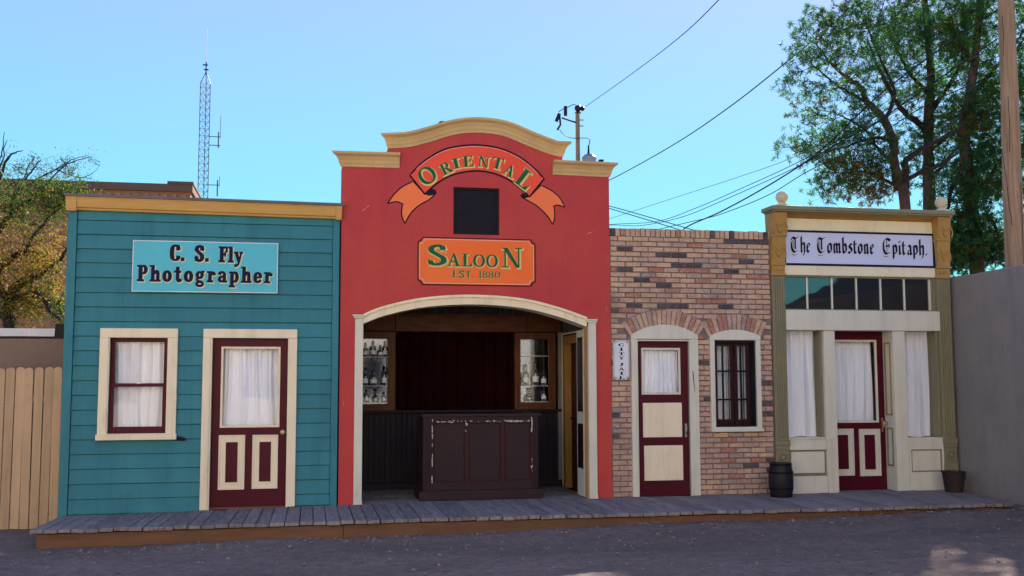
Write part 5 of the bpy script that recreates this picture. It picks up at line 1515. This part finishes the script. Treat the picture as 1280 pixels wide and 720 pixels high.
for z0 in (10.9, 8.95):
    mb = MB(); mb.tube([(bx + .19, 30, z0 + .35), (bx + .62, 30, z0 + .35)], .018, 5); mb.tube([(bx + .19, 30, z0), (bx + .62, 30, z0)], .018, 5) if z0 > 9 else None
    mb.tube([(bx + .55, 30, z0 - .1), (bx + .55, 30, z0 + .55)], .03, 5); mb.tube([(bx + .62, 30, z0 + .3), (bx + .62, 30, z0 + (1.2 if z0 > 9 else .7))], .012, 5)
    mb.build('side_aerial', M['lattice'], at_)

# ------------------------------------------------------------------ poles and wires
PYm = 27.0
pm = empty('utility_pole', (at(721, 300, PYm).x, PYm, 0), 'distant wooden utility pole with grey transformer above the saloon cornice', 'pole')
px_ = at(722, 150, PYm).x
zt = at(722, 143, PYm).z
MB().tube([(px_, PYm, 0), (px_, PYm, zt)], .11, 10, .085).build('shaft', M['pole_wood'], pm)
def m27(px, py, Y=PYm - .15): return tuple(at(680 + px / 7.2, 110 + py / 7.2, Y))
MB().box(px_ - .02, px_ + .02, PYm - .02, PYm + .02, zt, zt + .25).build('top_pin', M['black'], pm)
mb = MB(); c = m27(305, 182, PYm); mb.sphere(c, .14, 6); c2 = m27(345, 186, PYm); mb.sphere(c2, .10, 6); mb.lathe((c[0], c[1], c[2] - .2), [(.14, 0), (.10, .05)], 8)
mb.build('insulator', M['insulator'], pm)
mb = MB(); mb.tube([m27(285, 310), m27(160, 268)], .035, 6); mb.tube([m27(320, 288), m27(355, 288)], .02, 5); mb.tube([m27(320, 342), m27(355, 342)], .02, 5)
mb.build('bracket_arm', M['black'], pm)
mb = MB(); mb.tube([m27(193, 165), m27(193, 250)], .07, 8); mb.tube([m27(138, 232), m27(110, 300)], .07, 7); mb.tube([m27(140, 240), m27(148, 330), m27(120, 378)], .04, 6)
mb.build('cutout_fuse', M['insulator'], pm)
for wp in ([m27(135, 215), m27(170, 190), m27(230, 165), m27(270, 148), m27(300, 160)], [m27(140, 375), m27(180, 420), m27(250, 450), m27(380, 450), m27(412, 470), m27(404, 520)]): MB().tube(smooth_pts(wp, 4), .018, 4).build('jumper_wire', M['cable'], pm)
tc = at(735, 203, PYm)
MB().lathe((tc.x + .05, PYm, tc.z - .85), [(.26, 0), (.28, .03), (.28, .98), (.30, 1.0), (.29, 1.05), (.18, 1.16), (.02, 1.18)], 16).build('transformer', M['tank'], pm)
mb = MB(); mb.tube([m27(401, 600), m27(401, 515)], .05, 7, .03); mb.build('bushing', M['insulator'], pm)
mb = MB(); mb.box(tc.x + .45, tc.x + .62, PYm - .1, PYm + .1, tc.z + .05, tc.z + .12); mb.build('small_fitting', M['black'], pm)

pr0, pr1 = at(1257.5, 0, 2.5), at(1269, 330, 2.5)
prb = Vector((pr1.x + (pr1.x - pr0.x) * .75, 2.5, 0)); 
up_ = Vector((pr0.x, 2.5, pr0.z)); dn_ = Vector((pr1.x, 2.5, pr1.z))
dirv = (up_ - dn_) / (up_.z - dn_.z)
foot = dn_ - dirv * (dn_.z + .3); tip = dn_ + dirv * (11.0 - dn_.z)
rp_ = empty('utility_pole', foot, 'thick weathered wooden utility pole rising behind the grey wall', 'pole')
pts = [foot + (tip - foot) * t / 12 + Vector((.006 * math.sin(t * 2.1), .0, 0)) for t in range(13)]
MB().tube(pts, .178, 18, .108).build('shaft', M['pole_wood'], rp_, smooth=True)
mb = MB()
rr = random.Random(2)
for (px, py) in ((1258, 40), (1261, 93), (1255, 145), (1267, 280), (1273, 285), (1262, 310)):
    c = at(px, py, 2.34); mb.sphere(tuple(c), .014, 4)
mb.build('knot', M['bronze'], rp_)
mb = MB()
for (pa, pb_) in (((1252, 185), (1262, 262)), ((1262, 262), (1265, 282)), ((1253, 20), (1254, 70)), ((1260, 120), (1262, 190)), ((1276, 230), (1279, 330))):
    a, b = at(*pa, 2.345), at(*pb_, 2.345)
    mb.tube([tuple(a), tuple((a + b) / 2 + Vector((.01, -.004, 0))), tuple(b)], .0045, 4)
mb.build('drying_crack', M['ink'], rp_)

def wire(pix, r, label, mat='cable', group='overhead wires'):
    """pix: (px, py, Y) knots"""
    p = [tuple(at(a, b, y)) for a, b, y in pix]
    o = MB().tube(smooth_pts(p, 8), r, 5).build('overhead_wire', M[mat], origin=p[0])
    tag(o, label, 'wire', group)
wire([(728, 136, 27), (790, 92, 17), (850, 46, 10), (900, -2, 5.5), (960, -70, 3)], .011, 'highest wire climbing steeply right from the distant transformer pole')
wire([(722, 240, 27), (762, 225, 24), (840, 182, 18), (910, 135, 13), (985, 76, 10), (1060, 12, 8), (1120, -50, 7)], .016, 'single green-grey wire rising above the brick jail into the pine')
wire([(845, 300, 9), (858, 284, 8.5), (900, 265, 7.6), (950, 238, 6.6), (1000, 207, 5.5), (1035, 180, 4.8), (1100, 118, 3.6), (1180, 58, 3.0), (1247, 12, 2.45)], .014, 'thick black cable running up across the pine to the top of the near pole')
wire([(1000, 207, 5.7), (1050, 178, 5.0), (1100, 150, 4.4), (1150, 115, 3.6), (1247, 48, 2.45)], .012, 'thinner black cable just under the thick one, crossing the pine to the near pole')
wire([(690, 238, 20), (760, 257, 17), (810, 271, 15), (875, 290, 12)], .012, 'upper of two wires slanting down to the right behind the brick jail')
wire([(690, 239, 20.3), (760, 260, 17.3), (810, 275, 15), (858, 290, 12)], .012, 'lower of two wires slanting down to the right behind the brick jail')
wire([(700, 292, 20), (760, 274, 16), (850, 245, 12), (930, 219, 9), (990, 197, 7), (1060, 160, 5.4), (1150, 100, 3.9), (1249, 60, 2.45)], .006, 'faint pale wire, topmost of the fan of wires right of the saloon', 'cable_pale')
wire([(700, 290, 20), (760, 281, 16), (820, 277, 13), (870, 260, 11), (930, 234, 9), (995, 204, 7), (1060, 168, 5.4), (1150, 112, 3.9), (1249, 70, 2.45)], .008, 'second wire of the fan of wires right of the saloon', 'cable')
wire([(700, 288, 20), (760, 281.5, 16), (800, 282, 14), (850, 272, 12), (905, 250, 9.6), (1000, 207, 7), (1060, 176, 5.4), (1150, 122, 3.9), (1249, 80, 2.45)], .008, 'third wire of the fan, sagging low over the brick jail', 'cable')
wire([(800, 292, 14), (860, 278, 12), (900, 268, 10), (960, 244, 8), (1010, 214, 6.6), (1080, 180, 5.2), (1160, 130, 3.8), (1249, 92, 2.45)], .009, 'lowest wire of the fan, passing just above the left ball finial', 'cable')

# ------------------------------------------------------------------ far side of the street, behind the viewer; pale row and road added for bounce light
M['bounce_plaster'] = surf('pale_bounce_plaster', (0.78, 0.69, 0.54), (0.73, 0.64, 0.50), 0.9, 1.0)  # kept pale to throw sunlight back onto the shaded fronts
M['street'] = surf('pale_bounce_street', (0.48, 0.41, 0.32), (0.42, 0.35, 0.27), 0.95, 0.6, bump=0.4, bscale=12)
tag(MB().box(-60, 70, -17.2, -13.0, -.16, -.125).build('street', M['street']), kind='structure')  # unseen pale strip added to bounce warm light onto the fronts
bn = empty('street_barn', (25, -28, 0), 'low dark-roofed wooden barn across the street, seen mirrored in the transom panes', 'barn')
MB().box(19, 37, -32, -23, -.3, 3.2).build('wall', M['barn'], bn)
mb = MB(); mb.prism([(18.2, 3.1), (37.8, 3.1), (37.8, 3.3), (28, 7.6), (18.2, 3.3)], -33, -22.2); mb.build('roof', M['roof_dark'], bn)
for k_, (a, b, h, lb) in enumerate([(-30, -14.5, 7.6, 'wide pale building added unseen to bounce sunlight, farthest left behind the viewer'), (-14.3, -3.0, 9.2, 'tallest pale building added unseen behind the viewer for bounce light'), (-2.8, 10.2, 8.0, 'unseen pale hall added to bounce sunlight, next to the dark-roofed barn')]):
    e = empty('bounce_store', ((a + b) / 2, -18.5, 0), lb, 'building', 'unseen buildings added for bounce light behind the viewer')  # unseen row added, tall and close, as warm fill for the shaded fronts
    n_ = int((b - a) / 3)
    hl = [(a + (b - a) * (i + .5) / n_ - .5, a + (b - a) * (i + .5) / n_ + .5, z, z + 1.5) for i in range(n_) for z in (1.0, 4.0)]
    mb = MB(); grid_wall(mb, a, b, -.3, h, -17.7, -17.4, hl); mb.build('wall', M['bounce_plaster'], e)
    MB().box(a, b, -27, -18.0, -.3, h - .4).build('body', M['far_brick'], e)
    for (x0, x1, z0, z1) in hl: MB().box(x0, x1, -17.6, -17.55, z0, z1).build('window', M['ink'], e)
    MB().box(a - .1, b + .1, -17.9, -17.25, h + .001, h + .25).build('cornice', M['cream'], e)

# ------------------------------------------------------------------ trees
class LeafMesh:
    def __init__(s): s.v = []; s.f = []
    def leaf(s, c, d, L, W, rnd):
        d = d.normalized()
        a = d.cross(Vector((rnd.uniform(-1, 1), rnd.uniform(-1, 1), rnd.uniform(-1, 1))))
        if a.length < 1e-4: a = Vector((1, 0, 0))
        a = a.normalized() * W / 2
        n = len(s.v)
        m_ = c + d * L * .5
        s.v += [tuple(c), tuple(m_ + a), tuple(c + d * L), tuple(m_ - a)]
        s.f.append((n, n + 1, n + 2, n + 3))
    def build(s, name, mat, parent):
        b = MB(); b.v = s.v; b.f = s.f; b.m = [0] * len(s.f)
        return b.build(name, mat, parent)

def tree(name, label, base, limbs, clusters, mats, seed, leaf=(.09, .018), per=34, spread=.22, needle=True, twig_r=.010, bark='bark_dark', trunk_bark='bark'):
    """limbs: lists of (point, radius); clusters: (centre, radii, count, material index)"""
    r = random.Random(seed)
    t = empty(name, base, label, 'tree')
    nodes = []
    tm, lm_ = MB(), MB()
    for k, lb in enumerate(limbs):
        pts = smooth_pts([(*p, rad) for p, rad in lb], 5)
        jit = [(x + r.uniform(-.02, .02), y + r.uniform(-.02, .02), z, rad) for x, y, z, rad in pts]
        mb = tm if k == 0 else lm_
        n0 = 8 if k == 0 else 6
        ring = []
        P_ = [Vector(p[:3]) for p in jit]
        # tapered tube
        vs = []
        upv = Vector((.3, .9, .1)).normalized()
        for i, p in enumerate(P_):
            d = (P_[min(i + 1, len(P_) - 1)] - P_[max(i - 1, 0)]).normalized()
            if abs(d.dot(upv)) > .95: upv = Vector((1, 0, 0))
            a = d.cross(upv).normalized(); b = d.cross(a)
            for j in range(n0):
                q = 6.2832 * j / n0
                rr_ = jit[i][3] * r.uniform(.9, 1.1)
                vs.append(p + a * rr_ * math.cos(q) + b * rr_ * math.sin(q))
        mb.add(vs, [(i * n0 + j, i * n0 + (j + 1) % n0, (i + 1) * n0 + (j + 1) % n0, (i + 1) * n0 + j) for i in range(len(P_) - 1) for j in range(n0)] + [tuple((len(P_) - 1) * n0 + j for j in range(n0))])
        nodes += [p for p in P_]
    tm.build('trunk', M[trunk_bark], t, smooth=True)
    if lm_.v: lm_.build('branches', M[bark], t, smooth=True)
    lv = [LeafMesh() for _ in mats]
    tw_ = MB()
    for (c, rad, cnt, mi) in clusters:
        for _ in range(cnt):
            while True:
                u = Vector((r.uniform(-1, 1), r.uniform(-1, 1), r.uniform(-1, 1)))
                if u.length < 1: break
            p = Vector(c) + Vector((u.x * rad[0], u.y * rad[1], u.z * rad[2]))
            nb = min(nodes, key=lambda q: (q - p).length + max(0, q.z - p.z) * .6)
            mid = nb.lerp(p, .5) + Vector((r.uniform(-.12, .12), r.uniform(-.12, .12), r.uniform(-.05, .12)))
            tw_.tube([tuple(nb), tuple(mid), tuple(p)], twig_r, 3, .003, cap=False)
            if r.random() < .5: nodes.append(mid)
            ax = (p - mid).normalized()
            m_i = mi if r.random() < .8 else r.randrange(len(mats))
            for sub in range(max(1, per // 11)):
                cl_ = lambda g_: max(-1.7, min(1.7, g_)) * spread
                q = p + Vector((cl_(r.gauss(0, 1)), cl_(r.gauss(0, 1)), cl_(r.gauss(0, .75))))
                if sub % 2 == 0: tw_.tube([tuple(p), tuple(q)], .004, 3, .002, cap=False)
                for _k in range(20 if needle else 11):
                    if needle: lv[m_i].leaf(q, ax * .5 + Vector((r.gauss(0, 1), r.gauss(0, 1), r.gauss(0, 1) + .2)), leaf[0] * r.uniform(.6, 1.3), leaf[1], r)
                    else: lv[m_i].leaf(q + Vector((r.gauss(0, .07), r.gauss(0, .07), r.gauss(0, .07))), Vector((r.gauss(0, .8), r.gauss(0, .8), r.gauss(-.5, .8))), leaf[0] * r.uniform(.6, 1.3), leaf[1], r)
    tw_.build('twigs', M[bark], t)['kind'] = 'stuff'
    for l, m_ in zip(lv, mats):
        if l.v: l.build('foliage', M[m_], t)['kind'] = 'stuff'
    return t

def L(Y, dy, *pts):
    """limb through photograph pixels at depth Y, drifting by dy along its length; last value = radius in metres"""
    n = len(pts)
    return [(tuple(at(px, py, Y + dy * i / max(n - 1, 1))), rad) for i, (px, py, rad) in enumerate(pts)]
def C(Y, px, py, rx, ry, rd, cnt, mi):
    sc = F / (Y + 12.6)
    p = at(px, py, Y)
    return (tuple(p), (rx / sc, rd, ry / sc), cnt, mi)
YA = 7.5
base = at(1131, 262, YA)
tree('pine_tree', 'spreading pine with leaning reddish trunk right behind the newspaper office', (base.x, YA, 0),
     [[((base.x + .1, YA, -.2), .17)] + L(YA, 0, (1131, 262, .12), (1124, 235, .11), (1118, 205, .10), (1117, 178, .095), (1105, 150, .085), (1085, 128, .07), (1075, 108, .055), (1060, 98, .045), (1040, 80, .03), (1020, 55, .015)),
      L(YA, .3, (1129, 245, .10), (1132, 215, .085), (1133, 200, .07), (1160, 182, .05), (1180, 171, .04), (1205, 158, .02)),
      L(YA, -.4, (1133, 225, .05), (1150, 216, .045), (1172, 207, .038), (1195, 193, .02)),
      L(YA, -.6, (1117, 180, .06), (1100, 172, .04), (1078, 176, .03), (1055, 184, .02), (1030, 190, .012)),
      L(YA, .5, (1118, 205, .05), (1100, 190, .035), (1085, 165, .03), (1062, 150, .02), (1040, 140, .012)),
      L(YA, .2, (1124, 235, .035), (1100, 222, .03), (1075, 214, .02), (1045, 215, .015), (1010, 190, .008)),
      L(YA, -.2, (1085, 128, .04), (1060, 115, .03), (1035, 98, .02), (1010, 75, .012)),
      L(YA, .4, (1105, 150, .05), (1118, 118, .035), (1105, 85, .03), (1090, 50, .02), (1080, 20, .012))],
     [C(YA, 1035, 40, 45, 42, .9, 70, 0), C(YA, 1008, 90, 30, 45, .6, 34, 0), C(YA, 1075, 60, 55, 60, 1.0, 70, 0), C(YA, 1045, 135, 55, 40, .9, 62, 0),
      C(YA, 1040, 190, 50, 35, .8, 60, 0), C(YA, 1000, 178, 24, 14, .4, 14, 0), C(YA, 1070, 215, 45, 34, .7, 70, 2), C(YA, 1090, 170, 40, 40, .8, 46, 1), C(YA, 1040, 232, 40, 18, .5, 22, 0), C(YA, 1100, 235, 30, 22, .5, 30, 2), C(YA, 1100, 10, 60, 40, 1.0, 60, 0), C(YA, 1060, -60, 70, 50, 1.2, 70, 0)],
     ['needles', 'needles_dark', 'needles_dry'], 31, per=44, spread=.16, leaf=(.10, .015))
YB = 10.5
base = at(1160, 262, YB)
tree('pine_tree', 'tall upright pine with straight dark trunk, middle of the pines behind the newspaper office', (base.x, YB, 0),
     [[((base.x, YB, -.2), .24)] + L(YB, 0, (1162, 262, .16), (1160, 200, .145), (1161, 150, .125), (1164, 100, .10), (1160, 50, .08), (1157, 0, .08), (1158, -50, .04)),
      L(YB, -.5, (1161, 162, .09), (1130, 140, .07), (1112, 112, .05), (1098, 85, .04), (1085, 50, .02)),
      L(YB, .5, (1163, 120, .06), (1140, 95, .045), (1125, 70, .03), (1110, 35, .02)),
      L(YB, -.8, (1162, 140, .07), (1185, 110, .05), (1200, 80, .03), (1205, 40, .02)),
      L(YB, .8, (1160, 190, .06), (1185, 170, .045), (1210, 150, .03)),
      L(YB, -.6, (1161, 225, .05), (1180, 205, .04), (1200, 180, .02))],
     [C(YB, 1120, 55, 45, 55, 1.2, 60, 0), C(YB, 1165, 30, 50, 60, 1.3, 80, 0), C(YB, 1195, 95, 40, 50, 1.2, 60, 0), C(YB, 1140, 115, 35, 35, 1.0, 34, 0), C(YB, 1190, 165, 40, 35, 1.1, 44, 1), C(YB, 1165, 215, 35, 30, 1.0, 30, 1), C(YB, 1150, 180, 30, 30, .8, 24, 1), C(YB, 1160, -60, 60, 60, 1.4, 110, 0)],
     ['needles', 'needles_dark', 'needles_dry'], 32, per=55, spread=.24, leaf=(.12, .018))
YC = 8.8
base = at(1222, 340, YC)
tree('pine_tree', 'dense dark pine beside the near utility pole, rightmost of the pines', (base.x, YC, 0),
     [[((base.x, YC, -.2), .26)] + L(YC, 0, (1222, 330, .17), (1216, 270, .155), (1208, 200, .145), (1205, 160, .13), (1214, 110, .11), (1220, 60, .09), (1225, 0, .09), (1228, -60, .04)),
      L(YC, -.6, (1214, 250, .07), (1235, 225, .05), (1250, 200, .03), (1275, 170, .02)),
      L(YC, .5, (1210, 215, .07), (1190, 235, .05), (1185, 265, .03), (1190, 300, .02)),
      L(YC, -.8, (1218, 290, .06), (1235, 270, .05), (1248, 300, .03), (1240, 330, .02)),
      L(YC, .6, (1214, 120, .06), (1240, 90, .05), (1265, 60, .03), (1285, 30, .02)),
      L(YC, -.4, (1218, 80, .05), (1200, 55, .04), (1188, 20, .02))],
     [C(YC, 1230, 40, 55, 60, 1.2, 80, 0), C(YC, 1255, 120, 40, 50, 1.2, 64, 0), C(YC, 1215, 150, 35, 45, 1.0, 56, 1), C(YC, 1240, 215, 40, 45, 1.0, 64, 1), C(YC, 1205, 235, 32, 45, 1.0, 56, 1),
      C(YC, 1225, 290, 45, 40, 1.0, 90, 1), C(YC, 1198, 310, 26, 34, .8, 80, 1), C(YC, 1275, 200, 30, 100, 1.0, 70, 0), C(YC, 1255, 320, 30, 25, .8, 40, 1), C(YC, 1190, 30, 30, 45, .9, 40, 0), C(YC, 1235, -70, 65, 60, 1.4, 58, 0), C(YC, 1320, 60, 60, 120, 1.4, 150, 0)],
     ['needles', 'needles_dark', 'needles_dry'], 33, per=77, spread=.2, leaf=(.11, .018))

YL = 5.0
b0 = at(20, 420, YL)
tree('mesquite_tree', 'golden-leaved spreading tree with crooked dark limbs, left edge behind the picket fence', (b0.x, YL, 0),
     [[((b0.x - .2, YL, -.2), .13)] + L(YL, 0, (14, 430, .11), (10, 395, .10), (15, 370, .09), (24, 355, .075), (45, 345, .05), (70, 330, .03), (92, 300, .012)),
      L(YL, .5, (14, 380, .08), (-5, 345, .06), (12, 325, .055), (30, 315, .05), (55, 318, .04), (70, 305, .02)),
      L(YL, -.5, (20, 360, .06), (22, 372, .05), (45, 365, .045), (60, 385, .03), (75, 400, .02)),
      L(YL, .4, (-10, 350, .07), (-6, 300, .05), (12, 270, .04), (35, 250, .03), (60, 228, .02), (85, 205, .01), (112, 196, .006)),
      L(YL, -.3, (-8, 300, .05), (-12, 250, .03), (0, 210, .015), (8, 175, .005)),
      L(YL, .0, (12, 270, .03), (20, 240, .025), (38, 215, .015), (50, 200, .008)),
      L(YL, .2, (30, 315, .03), (50, 285, .025), (75, 260, .015), (100, 240, .008))],
     [C(YL, 30, 258, 50, 24, .7, 44, 1), C(YL, 30, 310, 48, 35, .7, 44, 0), C(YL, 25, 365, 45, 34, .7, 34, 0), C(YL, 75, 250, 28, 16, .4, 26, 1), C(YL, 60, 345, 25, 45, .6, 44, 0),
      C(YL, 0, 330, 40, 80, .7, 50, 0), C(YL, 80, 390, 14, 20, .4, 14, 1), C(YL, 40, 385, 40, 18, .4, 26, 1), C(YL, 85, 240, 20, 6, .3, 14, 1), C(YL, 55, 240, 30, 8, .3, 14, 1)],
     ['leaf_gold', 'leaf_green'], 41, per=44, spread=.12, leaf=(.055, .022), needle=False, twig_r=.007, trunk_bark='bark_dark')
YW = 7.0
b0 = at(-30, 420, YW)
tree('mesquite_tree', 'thin bare-twigged tree with wispy green tips, rising above the brown building roofline', (b0.x, YW, 0),
     [[((b0.x, YW, -.2), .10)] + L(YW, 0, (-30, 420, .09), (-25, 330, .07), (-12, 260, .05), (0, 220, .03), (12, 195, .02), (28, 188, .006)),
      L(YW, .3, (-12, 260, .035), (20, 240, .025), (45, 225, .018), (70, 212, .012), (90, 200, .008), (110, 194, .004)),
      L(YW, -.3, (-12, 260, .03), (-6, 215, .02), (2, 190, .012), (6, 165, .005)),
      L(YW, .2, (20, 240, .015), (38, 205, .01), (42, 195, .005)), L(YW, .2, (70, 212, .010), (100, 222, .007), (122, 212, .004))],
     [C(YW, 35, 215, 24, 12, .4, 30, 0), C(YW, 82, 210, 18, 12, .3, 26, 0), C(YW, 108, 196, 6, 4, .2, 4, 0), C(YW, 55, 205, 16, 10, .3, 8, 0), C(YW, 5, 200, 14, 20, .3, 9, 0), C(YW, 100, 222, 14, 5, .2, 5, 0)],
     ['leaf_green'], 43, per=11, spread=.07, leaf=(.05, .014), needle=False, twig_r=.005, trunk_bark='bark_dark')
